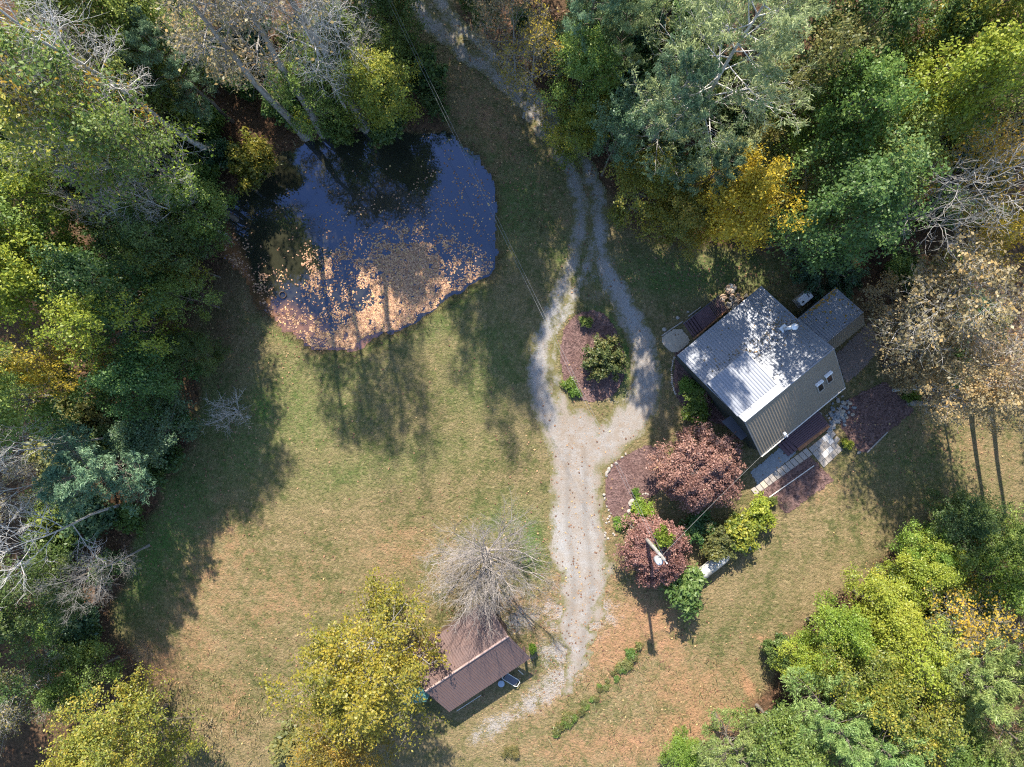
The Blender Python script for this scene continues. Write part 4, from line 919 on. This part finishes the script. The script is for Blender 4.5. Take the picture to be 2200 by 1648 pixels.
blades('rough_grass', 90000, (240, 240, 1750, 1648), rough_dens, 53, .38, .03, [(0, (.07, .09, .03)), (.5, (.20, .17, .075)), (1, (.40, .30, .16))], 'rough uncut grass and weeds at the field edge and pond bank')

# ------------------------------------------------------------------ house
UX = Vector((.772, .636, 0)); VX = Vector((.636, -.772, 0)); HC = Vector((20.42, -.175, 0))
def hp(u, v, h): return HC + UX * u + VX * v + Vector((0, 0, h))
def metal_mat(name, col, rough=.42, rust=0.0, metal=.35):
    m, nt = new_mat(name); g = G(nt); p = g.pos()
    n = g.noise(p, .8, 4); n2 = g.noise(p, 7, 4, .7)
    c = g.mix(n, tuple(x * .85 for x in col), tuple(x * 1.12 for x in col))
    c = g.mix(g.maprange(n2, .55, .8, 0, .35), c, tuple(x * .55 for x in col))
    if rust: c = g.mix(g.maprange(g.noise(p, 1.6, 5, .7), .5, .75, 0, rust), c, (.16, .075, .045))
    g.out(g.bsdf(c, g.maprange(n2, 0, 1, rough - .08, rough + .12), metal, None, .5)); return m
ROOFM = metal_mat('grey_metal_roofing', (.235, .25, .285), .48, 0, .5)
ROOFT = metal_mat('taupe_metal_roofing', (.255, .208, .158), .55, 0, .05)
ROOFB = metal_mat('red_brown_metal_roofing', (.125, .080, .072), .55, .35, .1)
DARKROOF = metal_mat('dark_metal', (.10, .10, .115), .45)
WALLM = simple('dark_green_siding', (.055, .065, .055), .8, 0, .2, 2, .2)
TRIM = simple('pale_trim', (.62, .58, .53), .5, 0, .1)
WHITE = simple('white_metal', (.80, .80, .80), .4, 0, .06)
GLASS = simple('dark_glass', (.012, .016, .018), .06, 0, .1, 1, 0, .8)
WOODP = simple('deck_stain', (.125, .075, .085), .75, 0, .3, 5, .3)
WOODO = simple('redwood_fascia', (.30, .135, .065), .7, 0, .3, 6, .3)
STONE = simple('pale_stone', (.345, .305, .268), .9, 0, .28, 5, .6)
STONEB = simple('brown_stone', (.33, .23, .16), .9, 0, .4, 4, .6)
SLATE = simple('blue_grey_stone', (.22, .235, .25), .85, 0, .35, 4, .5)
CONC = simple('concrete', (.40, .34, .27), .95, 0, .3, 3, .5)
BLACK = simple('black_void', (.02, .02, .022), .8)

def ribbed(name, e0, e1, t1, t0, mat, parent, spacing=.23, rib=.035, thick=.06):
    """metal sheet: e0-e1 lower edge, t0-t1 upper edge, ribs run from edge to edge"""
    e0, e1, t0, t1 = (Vector(p) for p in (e0, e1, t0, t1))
    nrm = (e1 - e0).cross(t0 - e0).normalized()
    if nrm.z < 0: nrm = -nrm
    n = max(2, int(round((e1 - e0).length / spacing)))
    prof = []
    for i in range(n):
        prof += [((i + a) / n, b) for a, b in ((0, 0), (.62, 0), (.74, 1), (.88, 1))]
    prof.append((1.0, 0))
    vs, fs = [], []
    for s, b in prof: vs += [e0.lerp(e1, s) + nrm * rib * b, t0.lerp(t1, s) + nrm * rib * b]
    for i in range(len(prof) - 1): fs.append((2 * i, 2 * i + 2, 2 * i + 3, 2 * i + 1))
    k = len(vs); d = nrm * -thick
    vs += [e0 + d, e1 + d, t1 + d, t0 + d]; fs.append((k, k + 3, k + 2, k + 1))
    last = len(prof) - 1
    fs += [(k,) + tuple([k + 1] + [2 * i for i in range(last, -1, -1)]), (k + 3,) + tuple([2 * i + 1 for i in range(last + 1)] + [k + 2]), (k, 0, 1, k + 3), (k + 1, k + 2, 2 * last + 1, 2 * last)]
    return MB().add(vs, fs).build(name, mat, parent)

RH, PH, EH, SH = 6.0, 4.1, 2.6, 2.75
house = empty('house', (0, 0, 0)); tag(house, 'house with ribbed grey metal roof, shed dormer and steep taupe south-east slope', 'house')
u0, u1 = -4.15, 4.4
prof = [(-6.2, 0), (-6.2, EH + .02), (-2.85, PH - .12), (0, RH - .14), (3.45, SH + .14), (3.45, 0)]
a_ = [hp(u0 + .25, v, z) for v, z in prof]; b_ = [hp(u1 - .25, v, z) for v, z in prof]; n_ = len(prof)
MB().add(a_ + b_, [tuple(range(n_)), tuple(range(2 * n_ - 1, n_ - 1, -1))] + [(i, (i + 1) % n_, n_ + (i + 1) % n_, n_ + i) for i in range(n_)]).build('wall', WALLM, house)
ribbed('roof', hp(u0, -6.55, EH), hp(u1, -6.55, EH), hp(u1, -2.85, PH), hp(u0, -2.85, PH), ROOFM, house)
ribbed('roof', hp(u0, -2.85, PH + .03), hp(u1, -2.85, PH + .03), hp(u1, 0, RH), hp(u0, 0, RH), ROOFM, house)
ribbed('roof', hp(u0, 3.75, SH), hp(u1, 3.75, SH), hp(u1, 0, RH), hp(u0, 0, RH), ROOFT, house)
MB().tube([hp(u0, .02, RH + .02), hp(u1, .02, RH + .02)], .07, 6).build('ridge_cap', ROOFM, house)
MB().tube([hp(u0, -2.85, PH + .06), hp(u1, -2.85, PH + .06)], .045, 6).build('flashing', ROOFM, house)
MB().tube([hp(u0, 3.82, SH - .02), hp(u1, 3.82, SH - .02)], .055, 6).build('gutter', TRIM, house)
for u in (u0, u1):
    MB().tube([hp(u, -6.55, EH + .0), hp(u, -2.85, PH + .0), hp(u, 0, RH), hp(u, 3.75, SH)], .045, 5).build('rake_trim', ROOFM, house)
# shed dormer
du0, du1 = -4.25, -.47
dv, dz0, dv1, dz1 = -3.77, 4.95, -.55, 5.68
dorm = [(dv + .2, 3.2), (dv + .2, dz0 - .06), (dv1, dz1 - .1), (dv1, 5.0)]
a_ = [hp(du0 + .2, v, z) for v, z in dorm]; b_ = [hp(du1 - .15, v, z) for v, z in dorm]
dw = MB().add(a_ + b_, [(0, 1, 2, 3), (7, 6, 5, 4)] + [(i, (i + 1) % 4, 4 + (i + 1) % 4, 4 + i) for i in range(4)]).build('dormer', WALLM, house)
ribbed('dormer_roof', hp(du0, dv, dz0), hp(du1, dv, dz0), hp(du1, dv1, dz1), hp(du0, dv1, dz1), ROOFM, dw)
MB().tube([hp(du1, dv, dz0 + .03), hp(du1, dv1, dz1 + .03)], .04, 5).build('dormer_trim', TRIM, dw)
for k in range(3):
    uu = du0 + .8 + k * 1.05
    MB().box(hp(uu, dv + .18, 4.35), (.7, .06, .6), math.atan2(UX.y, UX.x)).build('dormer_window', GLASS, dw)
# roof windows in the steep slope
sl = (hp(0, 0, RH) - hp(0, 3.75, SH)).normalized(); sn = UX.cross(sl).normalized()
if sn.z < 0: sn = -sn
M3 = Matrix((UX, sl, sn)).transposed()
for (u, v) in ((2.39, 2.02), (3.31, 1.92)):
    c = hp(u, v, RH - (RH - SH) / 3.75 * v) + sn * .05
    fr = MB()
    for dx, dy, sx, sy in ((-.25, 0, .07, 1.0), (.25, 0, .07, 1.0), (0, -.47, .43, .06)): fr.box(c + UX * dx + sl * dy + sn * .02, (sx, sy, .12), 0, M3)
    w = fr.build('roof_window', simple('window_frame', (.34, .31, .27), .6), house)
    MB().box(c, (.43, .86, .08), 0, M3).build('pane', GLASS, w)
    MB().box(c + sl * .52 + sn * .06, (.66, .16, .22), 0, M3).build('window_head', WHITE, w)
# flue
f = MB().box((20.89, 4.2, 3.95), (.55, .55, .35), math.atan2(UX.y, UX.x)).build('flue_base', WHITE, house)
MB().tube([(20.89, 4.2, 3.9), (20.89, 4.2, 6.05)], .14, 14).build('flue_pipe', WHITE, f, True)
MB().tube([(20.89, 4.2, 5.95), (20.89, 4.2, 6.02), (20.89, 4.2, 6.2), (20.89, 4.2, 6.26)], [.15, .25, .24, .05], 16).build('flue_cap', WHITE, f, True)
# flood lights and the service mast
ms = P(1692, 938, 3.4)
w = MB().tube([ms + Vector((0, 0, -1.2)), ms, ms + Vector((-.18, .18, .1))], .05, 8).build('service_mast', WHITE, house)
MB().box(ms + Vector((-.25, .25, .1)), (.2, .2, .16), .6).build('weather_head', WHITE, w)
fl = P(1643, 956, 2.9)
w = MB().tube([hp(-3.0, 3.7, SH + .05), fl], .03, 6).build('light_bracket', DARKROOF, house)
MB().box(fl, (.34, .24, .16), .6).build('flood_light', WHITE, w, False, .02)
# leaves lying on the roof
rg = np.random.default_rng(77); n = 420
uu = rg.uniform(u0 + 1, u1, n); vv = np.where(rg.random(n) < .75, rg.normal(-3.3, .5, n), rg.uniform(-6.3, -.6, n))
C = np.array([list(hp(a, b, (PH + (b + 2.85) / 2.85 * (RH - PH) if b > -2.85 else EH + (b + 6.55) / 3.7 * (PH - EH)) + .06)) for a, b in zip(uu, vv)])
C = C[~((uu < du1 + .1) & (vv > dv))]
lm = leaf_mesh('roof_leaves', rg, C, np.zeros_like(C) + [1, 0, 0], rg.random(len(C)), .13, .7, .9)
tag(link('fallen_leaves', lm, house, L['tan']), None, None, None, 'stuff')
# lean-to porch roof on the south-west side
pr = [P(1550, 906, 2.3), P(1576, 889, 2.4), P(1612, 934, 2.4), P(1592, 946, 2.3)]
MB().prism([(p.x, p.y) for p in pr], 2.25, 2.36).build('porch_roof', DARKROOF, house)
for i in (0, 3): MB().box((pr[i].x * .97 + pr[1].x * .03, pr[i].y + .1, 1.12), (.12, .12, 2.25), .6).build('porch_post', WOODP, house)
# annex
annex = empty('house_annex', (0, 0, 0)); tag(annex, 'lower annex with grey ribbed roof joined to the house on the right', 'house')
au0, au1 = 4.47, 8.75; AR, AN, AS = 3.9, 2.9, 2.1
prof = [(-2.5, 0), (-2.5, AN - .05), (-.18, AR - .13), (.9, AS + .2), (.9, 0)]
a_ = [hp(au0, v, z) for v, z in prof]; b_ = [hp(au1 - .2, v, z) for v, z in prof]; n_ = len(prof)
MB().add(a_ + b_, [tuple(range(n_)), tuple(range(2 * n_ - 1, n_ - 1, -1))] + [(i, (i + 1) % n_, n_ + (i + 1) % n_, n_ + i) for i in range(n_)]).build('wall', WALLM, annex)
ribbed('roof', hp(au0, -2.8, AN), hp(au1, -2.8, AN), hp(au1, -.18, AR), hp(au0, -.18, AR), ROOFM, annex, .21)
ribbed('roof', hp(au0, 1.12, AS), hp(au1 + .25, 1.12, AS), hp(au1, -.18, AR), hp(au0, -.18, AR), ROOFT, annex, .21)
MB().tube([hp(au0, -.17, AR + .02), hp(au1, -.17, AR + .02)], .05, 6).build('ridge_cap', ROOFM, annex)
rg = np.random.default_rng(78); n = 160
uu = rg.uniform(au0, au1, n); vv = np.where(rg.random(n) < .7, -2.75 + np.abs(rg.normal(0, .16, n)), rg.uniform(-2.7, -.3, n)); keep = (uu > 6) | (rg.random(n) < .3); uu, vv = uu[keep], vv[keep]
C = np.array([list(hp(a, b, AN + (b + 2.8) / 2.62 * (AR - AN) + .05)) for a, b in zip(uu, vv)])
tag(link('fallen_leaves', leaf_mesh('annex_leaves', rg, C, np.zeros_like(C) + [1, 0, 0], rg.random(len(C)), .14, .7, .9), annex, L['orange']), None, None, None, 'stuff')

# generator
g0 = G0(1722, 643); gen = empty('generator', g0, math.atan2(UX.y, UX.x)); tag(gen, 'white standby generator cabinet on the ground behind the annex', 'generator')
MB().box((0, 0, .06), (1.35, .85, .12)).build('pad', CONC, gen)
MB().box((0, 0, .45), (1.2, .66, .66)).build('cabinet', WHITE, gen, False, .07)
MB().box((0, 0, .80), (1.24, .70, .06)).build('lid', WHITE, gen, False, .03)
MB().box((.3, 0, .84), (.08, .3, .04)).build('handle', DARKROOF, gen)
MB().box((-.35, -.12, .835), (.18, .14, .03)).build('vent', BLACK, gen)

# south-east deck
rzh = math.atan2(UX.y, UX.x)
def boards(name, c0, c1, c2, c3, z, n, mat, parent, along=True, gap=.015, thick=.04):
    """deck boards laid between edge c0-c1 and edge c3-c2"""
    for i in range(n):
        s0, s1 = i / n, (i + 1) / n
        a, b = c0.lerp(c3, s0), c1.lerp(c2, s0); c, d = c1.lerp(c2, s1), c0.lerp(c3, s1)
        m = (d - a).normalized() * gap
        dz = random.uniform(-.004, .004)
        MB().prism([(p.x, p.y) for p in (a + m, b + m, c - m, d - m)], z - thick + dz, z + dz).build('board', mat, parent)
dk = empty('deck', (0, 0, 0)); tag(dk, 'purple brown timber deck below the steep roof with an orange wooden front', 'deck')
d0, d1, d2, d3 = P(1685, 938, .55), P(1757, 880, .55), P(1781, 912, .55), P(1714, 963, .55)
boards('board', d0, d1, d2, d3, .55, 9, WOODP, dk)
fs_ = [d3 + Vector((0, 0, 0)), d2]
MB().prism([(p.x, p.y) for p in (d3, d2, P(1784, 917, .4), P(1718, 969, .4))], .05, .42).build('front_step', WOODO, dk)
for i in range(3):
    a, b = P(1688 - i * 7, 944 + i * 5, .4 - .12 * i), P(1711 - i * 7, 968 + i * 5, .4 - .12 * i)
    t = (b - a).normalized(); nn = Vector((-t.y, t.x, 0)) * -.14
    MB().prism([(p.x, p.y) for p in (a - nn, b - nn, b + nn, a + nn)], .0, .42 - .12 * i).build('step', WOODP, dk)
# north-west deck
dk2 = empty('side_deck', (0, 0, 0)); tag(dk2, 'dark slatted timber deck and steps along the north-west eave of the house', 'deck')
q0, q1, q2, q3 = P(1466, 697, .4), P(1543, 637, .4), P(1561, 664, .4), P(1487, 727, .4)
def lerp4(s, t): return q0.lerp(q1, s).lerp(q3.lerp(q2, s), t)
boards('board', lerp4(.33, 0), lerp4(.33, 1), lerp4(.70, 1), lerp4(.70, 0), .62, 10, WOODP, dk2, gap=.006)
boards('board', lerp4(.71, 0), lerp4(.71, 1), lerp4(1, 1), lerp4(1, 0), .60, 8, WOODP, dk2, gap=.03)
for i in range(5):
    s = .30 - i * .062
    MB().prism([(p.x, p.y) for p in (lerp4(s, 0), lerp4(s + .045, 0), lerp4(s + .045, 1), lerp4(s, 1))], .0, .50 - i * .1).build('step', WOODP, dk2)
MB().prism([(p.x, p.y) for p in (lerp4(0, 1.02), lerp4(1, 1.02), lerp4(1, 1.10), lerp4(0, 1.10))], .5, .62).build('side_beam', WOODO, dk2)
MB().prism([(p.x, p.y) for p in (lerp4(0, -.04), lerp4(1.02, -.04), lerp4(1.02, -.0), lerp4(0, -.0))], .62, .70).build('side_rail', DARKROOF, dk2)
# concrete pad at the foot of the steps
poly_bed('concrete_pad', chaikin([(1458, 702), (1483, 728), (1476, 742), (1450, 760), (1432, 750), (1420, 734), (1423, 722)], 1), 'rounded tan concrete pad at the foot of the side deck steps', .05, CONC, 1.0, .07)
lw = empty('low_edging', (0, 0, 0)); tag(lw, 'thin wooden edging running from the concrete pad along the side deck', 'edging')
for a, b in (((1421, 722), (1442, 707)), ((1442, 707), (1466, 691)), ((1478, 680), (1505, 660))):
    A, B = P(*a), P(*b); MB().tube([A + Vector((0, 0, .1)), B + Vector((0, 0, .12))], .06, 5).build('board', STONE, lw)

# stones
def rock_mesh(name, seed, sub=2):
    bm = bmesh.new(); bmesh.ops.create_icosphere(bm, subdivisions=sub, radius=1.0); r_ = random.Random(seed)
    ax = [Vector((r_.uniform(-1, 1), r_.uniform(-1, 1), r_.uniform(-1, 1))).normalized() for _ in range(9)]; of = [r_.uniform(.55, .95) for _ in ax]
    for v in bm.verts:
        for a, o in zip(ax, of):
            d = v.co.dot(a)
            if d > o: v.co -= a * (d - o)
        v.co.z *= .7
    me = bpy.data.meshes.new(name); bm.to_mesh(me); bm.free(); return me
ROCKS = [rock_mesh('stone', i) for i in range(6)]
for me in ROCKS: me.materials.append(STONE)
def stone(parent, px, py, r, mat, z=.0):
    me = random.choice(ROCKS); o = bpy.data.objects.new('stone', me); COL.objects.link(o); o.parent = parent
    p = G0(px, py); o.location = (p.x, p.y, p.z + r * .35 + z); o.scale = (r, r * random.uniform(.7, 1.1), r * random.uniform(.6, 1)); o.rotation_euler = (0, 0, random.uniform(0, 6.28))
    o.material_slots[0].link = 'OBJECT'; o.material_slots[0].material = mat; return o
sb = empty('stone_border', (0, 0, 0)); tag(sb, 'pale stones edging the mulch bed beside the red maple', 'stones')
for x, y, r in [(1344, 975, .12), (1337, 982, .12), (1324, 995, .15), (1314, 1001, .16), (1308, 1008, .22), (1304, 1015, .2), (1303, 1021, .14), (1298, 1063, .16), (1299, 1071, .13), (1304, 1088, .1), (1308, 1096, .1), (1313, 1103, .09), (1310, 1110, .12), (1306, 1115, .12), (1303, 1124, .1), (1309, 1122, .1), (1326, 1130, .1), (1330, 1124, .13),
                (1301, 1145, .14), (1300, 1151, .16), (1307, 1158, .12), (1318, 1147, .1), (1321, 1150, .1), (1340, 1110, .12), (1346, 1110, .13), (1352, 1099, .22), (1355, 1090, .14), (1358, 1079, .40), (1381, 1062, .12), (1387, 1061, .12), (1392, 1062, .12), (1367, 1073, .11)]:
    stone(sb, x, y, r, STONE)
sb = empty('stone_border', (0, 0, 0)); tag(sb, 'curved line of small pale stones left of the south-west house wall', 'stones')
for i in range(20):
    t = i / 19; x = 1448 - 7 * math.sin(t * 3.1) + 3 * t; stone(sb, x + random.uniform(-1, 1), 768 + t * 78, random.uniform(.08, .13), STONE)
rp = empty('rock_pile', (0, 0, 0)); tag(rp, 'pile of tan and brown rocks at the upper end of the side deck', 'rocks')
for i in range(46):
    t = random.random(); w_ = random.uniform(-1, 1)
    x = 1585 - 30 * t + w_ * 17; y = 622 + 46 * t + w_ * 13
    stone(rp, x, y, random.uniform(.13, .32), random.choice([STONEB, STONEB, STONE, CONC]), random.uniform(0, .12))
stone(rp, 1570, 616, .33, SLATE)
rp = empty('rubble', (0, 0, 0)); tag(rp, 'blue grey rubble stones at the right corner of the house', 'rocks')
for i in range(70):
    t = random.random(); w_ = random.gauss(0, 1)
    stone(rp, 1775 + 48 * t + w_ * 9, 915 - 52 * t + w_ * 9, random.uniform(.08, .24), random.choice([SLATE, SLATE, CONC, STONE]))
for x, y, r, lab in [(1456, 683, .2, 'pale stone lying in grass left of the side deck steps'), (1427, 708, .2, 'white stone on the drive edge above the concrete pad'), (1478, 670, .13, 'small pale stone by the middle of the side deck edging'), (1844, 972, .2, 'light stone at the tip of the shaded mulch bed')]:
    p = G0(x, y); me = random.choice(ROCKS); o = bpy.data.objects.new('loose_stone', me); COL.objects.link(o); o.location = (p.x, p.y, p.z + .05); o.scale = (r, r * .9, r * .8); tag(o, lab, 'stone')

# paved strip, pad and stepping stones
pv = empty('stone_path', (0, 0, 0)); tag(pv, 'pale flagstone strip, square pad and steps south-east of the house', 'path')
def flag(poly, mat, z=.07):
    MB().prism([(p.x, p.y) for p in poly], .0, z + random.uniform(-.01, .012)).build('flagstone', mat, pv, False, .012)
A, B = P(1612, 1052), P(1732, 962); A2, B2 = P(1622, 1064), P(1745, 976)
n = 13
for i in range(n):
    s0, s1 = i / n + .004, (i + 1) / n - .004
    flag([A.lerp(B, s0), A.lerp(B, s1), A2.lerp(B2, s1), A2.lerp(B2, s0)], random.choice([STONE, STONE, CONC]), .1)
c0, c1, c2, c3 = P(1736, 963), P(1777, 930), P(1810, 966), P(1769, 1005)
for i in range(4):
    k = random.choice([3, 4])
    for j in range(k):
        s0, s1, t0, t1 = j / k + .006, (j + 1) / k - .006, i / 4 + .006, (i + 1) / 4 - .006
        f_ = lambda s, t: c0.lerp(c1, s).lerp(c3.lerp(c2, s), t)
        flag([f_(s0, t0), f_(s1, t0), f_(s1, t1), f_(s0, t1)], random.choice([STONE, STONE, STONE, TRIM]), .09)
for i, (x, y) in enumerate([(1782, 926), (1788, 934), (1797, 945), (1788, 915), (1795, 904), (1802, 893), (1806, 886)]):
    p = P(x, y); a = random.uniform(-.2, .2) + rzh; e1 = Vector((math.cos(a), math.sin(a), 0)) * .24; e2 = Vector((-math.sin(a), math.cos(a), 0)) * .2
    flag([p - e1 - e2, p + e1 - e2 * .8, p + e1 + e2, p - e1 * .9 + e2], STONE if i < 4 else SLATE, .10)
poly_bed('slate_patio', [(1612, 1015), (1682, 955), (1712, 972), (1630, 1044)], 'blue grey slate patio shaded by the steep roof', .04, SLATE, 3)
eb = empty('timber_edging', (0, 0, 0)); tag(eb, 'thin pale timber laid across the strip mulch bed', 'edging')
MB().tube([P(1652, 1068) + Vector((0, 0, .1)), P(1748, 1000) + Vector((0, 0, .1))], .05, 5).build('timber', TRIM, eb)
eb = empty('timber_edging', (0, 0, 0)); tag(eb, 'weathered timber at the lower edge of the shaded mulch bed', 'edging')
MB().tube([P(1862, 972) + Vector((0, 0, .08)), P(1906, 928) + Vector((0, 0, .08))], .07, 5).build('timber', STONE, eb)

# ------------------------------------------------------------------ barn
barn = empty('barn', (0, 0, 0)); tag(barn, 'open sided barn with a red brown ribbed metal roof', 'barn')
bN, bE, bS, bW = P(1045, 1294, 2.2), P(1140, 1414, 2.2), P(965, 1530, 2.2), P(870, 1410, 2.2)
r0, r1 = bN.lerp(bE, .5), bW.lerp(bS, .5); r0.z = r1.z = 3.5
ribbed('roof', bE, bS, r1, r0, ROOFB, barn, .2, .03)
ribbed('roof', bN, bW, r1, r0, ROOFB, barn, .2, .03)
MB().tube([r0 + Vector((0, 0, .02)), r1 + Vector((0, 0, .02))], .09, 6).build('ridge_cap', simple('pale_ridge', (.36, .25, .22), .5), barn)
cen = (bN + bS) / 2
for a, b in ((bN, bE), (bE, bS), (bS, bW), (bW, bN)):
    pass
inn = [p.lerp(cen, .10) for p in (bN, bE, bS, bW)]
m1, m2 = inn[0].lerp(inn[3], .0), inn[3]
MB().prism([(p.x, p.y) for p in (inn[0], inn[0].lerp(inn[1], .55), inn[3].lerp(inn[2], .55), inn[3])], .0, 2.15).build('wall', simple('barn_board', (.10, .065, .05), .85, 0, .3, 3, .3), barn)
for t in (0, .33, .66, 1):
    p = inn[1].lerp(inn[2], t); MB().box((p.x, p.y, 1.05), (.15, .15, 2.1), -.6).build('post', WOODP, barn)
MB().tube([Vector((inn[1].x, inn[1].y, 2.1)), Vector((inn[2].x, inn[2].y, 2.1))], .08, 4).build('beam', WOODP, barn)
tc = P(905, 1497, 2.0)
cnp = empty('lean_to', (0, 0, 0)); tag(cnp, 'teal tarp lean-to half hidden between golden tree and barn', 'shelter')
TEAL = simple('teal_tarp', (.08, .20, .17), .6)
q = [P(872, 1465, 2.0), P(926, 1488, 2.0), P(916, 1508, 1.95), P(862, 1515, 1.95)]
MB().prism([(p.x, p.y) for p in q], 1.9, 1.95).build('tarp', TEAL, cnp)
for p in q: MB().box((p.x * .995, p.y * .998, .95), (.08, .08, 1.9)).build('post', WOODP, cnp)
BLUE = simple('blue_plastic', (.30, .36, .44), .45)
p = G0(1077, 1463); bk = empty('barrel', p); tag(bk, 'pale blue round tub standing below the barn eave', 'tub')
MB().tube([(0, 0, 0), (0, 0, .1), (0, 0, .55), (0, 0, .6)], [.2, .22, .25, .25], 16).build('body', BLUE, bk, True)
MB().tube([(0, 0, .6), (0, 0, .63)], [.27, .27], 16).build('lid', BLUE, bk)
p = G0(1098, 1456); ch = empty('garden_chair', p, -.55); tag(ch, 'metal framed garden lounger below the barn eave beside the blue tub', 'chair')
MET = simple('pale_tube_metal', (.5, .5, .48), .4)
loop = [(-.7, -.3, .45), (.55, -.3, .45), (.72, -.2, .45), (.72, .2, .45), (.55, .3, .45), (-.7, .3, .45), (-.7, -.3, .45)]
MB().tube(loop, .035, 6).build('frame', MET, ch)
MB().box((0, 0, .43), (1.15, .5, .03)).build('seat', DARKROOF, ch)
for x, y in ((-.6, -.28), (-.6, .28), (.5, -.28), (.5, .28)): MB().tube([(x, y, 0), (x, y, .45)], .022, 6).build('leg', MET, ch)
p = G0(1120, 1440); pl = empty('pole', p); tag(pl, 'thin pole leaning at the right end of the barn eave', 'pole')
MB().tube([(-.25, .35, .9), (.15, -.3, .15)], .03, 6).build('shaft', MET, pl)
p = G0(1008, 1505); pl = empty('pipe', p); tag(pl, 'long thin pipe lying in the shade along the barn eave', 'pipe')
MB().tube([(-1.0, -.65, .5), (1.0, .65, .5)], .03, 6).build('shaft', MET, pl)

# ------------------------------------------------------------------ gas tank, pole, wires, pond pipe, yard bits
p = G0(1527, 1208); tk = empty('gas_tank', p, math.atan2(.62, .78)); tag(tk, 'white weathered gas tank lying on legs at the lawn edge below the red maples', 'tank')
def tank_mat():
    m, nt = new_mat('tank_paint'); g = G(nt); co = g.objco(); n = g.noise(co, 2.5, 5, .65)
    c = g.mix(g.maprange(n, .44, .60), (.50, .49, .46), (.22, .22, .21)); g.out(g.bsdf(c, .4, 0, None, .5)); return m
TKM = tank_mat()
zc, R_, Lh = .82, .5, 1.55
xs = [-Lh, -Lh + .05, -Lh + .16, -Lh + .32, -Lh + .5, 0, Lh - .5, Lh - .32, Lh - .16, Lh - .05, Lh]; rs = [.02, .2, .36, .46, .5, .5, .5, .46, .36, .2, .02]
MB().tube([(x, 0, zc) for x in xs], rs, 24).build('body', TKM, tk, True)
MB().tube([(0, 0, zc + .42), (0, 0, zc + .6), (0, 0, zc + .66)], [.2, .19, .1], 16).build('valve_dome', TKM, tk, True)
for x in (-.9, .9): MB().box((x, 0, .22), (.14, .6, .44)).build('leg', CONC, tk)

pb = P(1425, 1200, 9.6)
up = empty('utility_pole', (pb.x, pb.y, 0)); tag(up, 'wooden utility pole with grey transformer rising between the red maples', 'pole')
MB().tube([(0, 0, 0), (0, 0, 5), (0, 0, 9.9)], [.17, .14, .11], 12).build('shaft', BARKG, up, True)
tr = MB().tube([(-.22, -.28, 8.5), (-.22, -.28, 8.6), (-.22, -.28, 9.4), (-.22, -.28, 9.45)], [.2, .25, .25, .17], 16).build('transformer', simple('grey_paint', (.42, .43, .44), .5), up, True)
MB().tube([(-.22, -.28, 9.45), (-.22, -.28, 9.7)], .04, 8).build('bushing', WHITE, tr)
MB().box((0, 0, 9.4), (1.0, .09, .09), -.9).build('cross_arm', BARKG, up)
for s in (-1, 1): MB().tube([(s * .42 * math.cos(-.9), s * .42 * math.sin(-.9), 9.45), (s * .42 * math.cos(-.9), s * .42 * math.sin(-.9), 9.6)], .045, 8).build('insulator', WHITE, up)
p2 = P(800, -75, 9.6)
u2 = empty('utility_pole', (p2.x, p2.y, 0)); tag(u2, 'wooden utility pole beyond the top edge carrying the wires', 'pole')
MB().tube([(0, 0, 0), (0, 0, 9.9)], [.17, .11], 12).build('shaft', BARKG, u2, True); MB().box((0, 0, 9.4), (1.0, .09, .09), -.9).build('cross_arm', BARKG, u2)
WIRE = simple('aluminium_wire', (.24, .24, .24), .6)
def wire(a, b, sag, label, r=.008):
    a, b = Vector(a), Vector(b); t = empty('power_line', a); tag(t, label, 'wire')
    pts = [(a.lerp(b, i / 24) - a) - Vector((0, 0, sag * 4 * (i / 24) * (1 - i / 24))) for i in range(25)]
    MB().tube(pts, r, 5).build('cable', WIRE, t, True)
ca, sa = .42 * math.cos(-.9), .42 * math.sin(-.9)
wire((pb.x + ca, pb.y + sa, 9.6), (p2.x + ca, p2.y + sa, 9.6), .35, 'right one of the two wires crossing the driveway island and the pond')
wire((pb.x - ca, pb.y - sa, 9.6), (p2.x - ca, p2.y - sa, 9.6), .45, 'left one of the two wires crossing the driveway island and the pond')
wire((pb.x, pb.y, 9.0), ms + Vector((-.25, .25, .12)), .25, 'service wire from the utility pole to the mast on the house', .008)

p = P(605, 633); so = empty('overflow_pipe', (p.x, p.y, WATER_Z - .4)); tag(so, 'round open overflow pipe standing in the pond near its left shore', 'pipe')
vs, fs = [], []
k = 20
for z, r in ((0, .30), (.55, .30), (.55, .25), (.0, .25)):
    vs += [(r * math.cos(6.283 * j / k), r * math.sin(6.283 * j / k), z) for j in range(k)]
for i in range(3): fs += [(i * k + j, i * k + (j + 1) % k, (i + 1) * k + (j + 1) % k, (i + 1) * k + j) for j in range(k)]
MB().add(vs, fs).build('pipe_wall', simple('rusty_pipe', (.12, .08, .06), .7), so, True)
MB().tube([(0, 0, .36), (0, 0, .38)], .245, 20).build('opening', BLACK, so)
p = G0(1612, 1175); bl = empty('bucket', p); tag(bl, 'small blue grey bucket on the lawn by the yellow shrub', 'bucket')
MB().tube([(0, 0, 0), (0, 0, .3)], [.14, .18], 14).build('body', BLUE, bl); MB().tube([(0, 0, .29), (0, 0, .31)], .19, 14).build('rim', BLUE, bl)
for (a, b, lab) in (((1617, 1152), (1631, 1182), 'longer cut stick on the lawn beside the blue grey bucket'), ((1620, 1180), (1625, 1172), 'short pale stick on the lawn beside the blue grey bucket')):
    A, B = G0(*a), G0(*b); s_ = empty('stick', A); tag(s_, lab, 'stick')
    MB().tube([Vector((0, 0, .05)), (B - A) * .5 + Vector((.04, 0, .07)), B - A + Vector((0, 0, .05))], [.035, .03, .02], 5).build('shaft', STONE, s_)
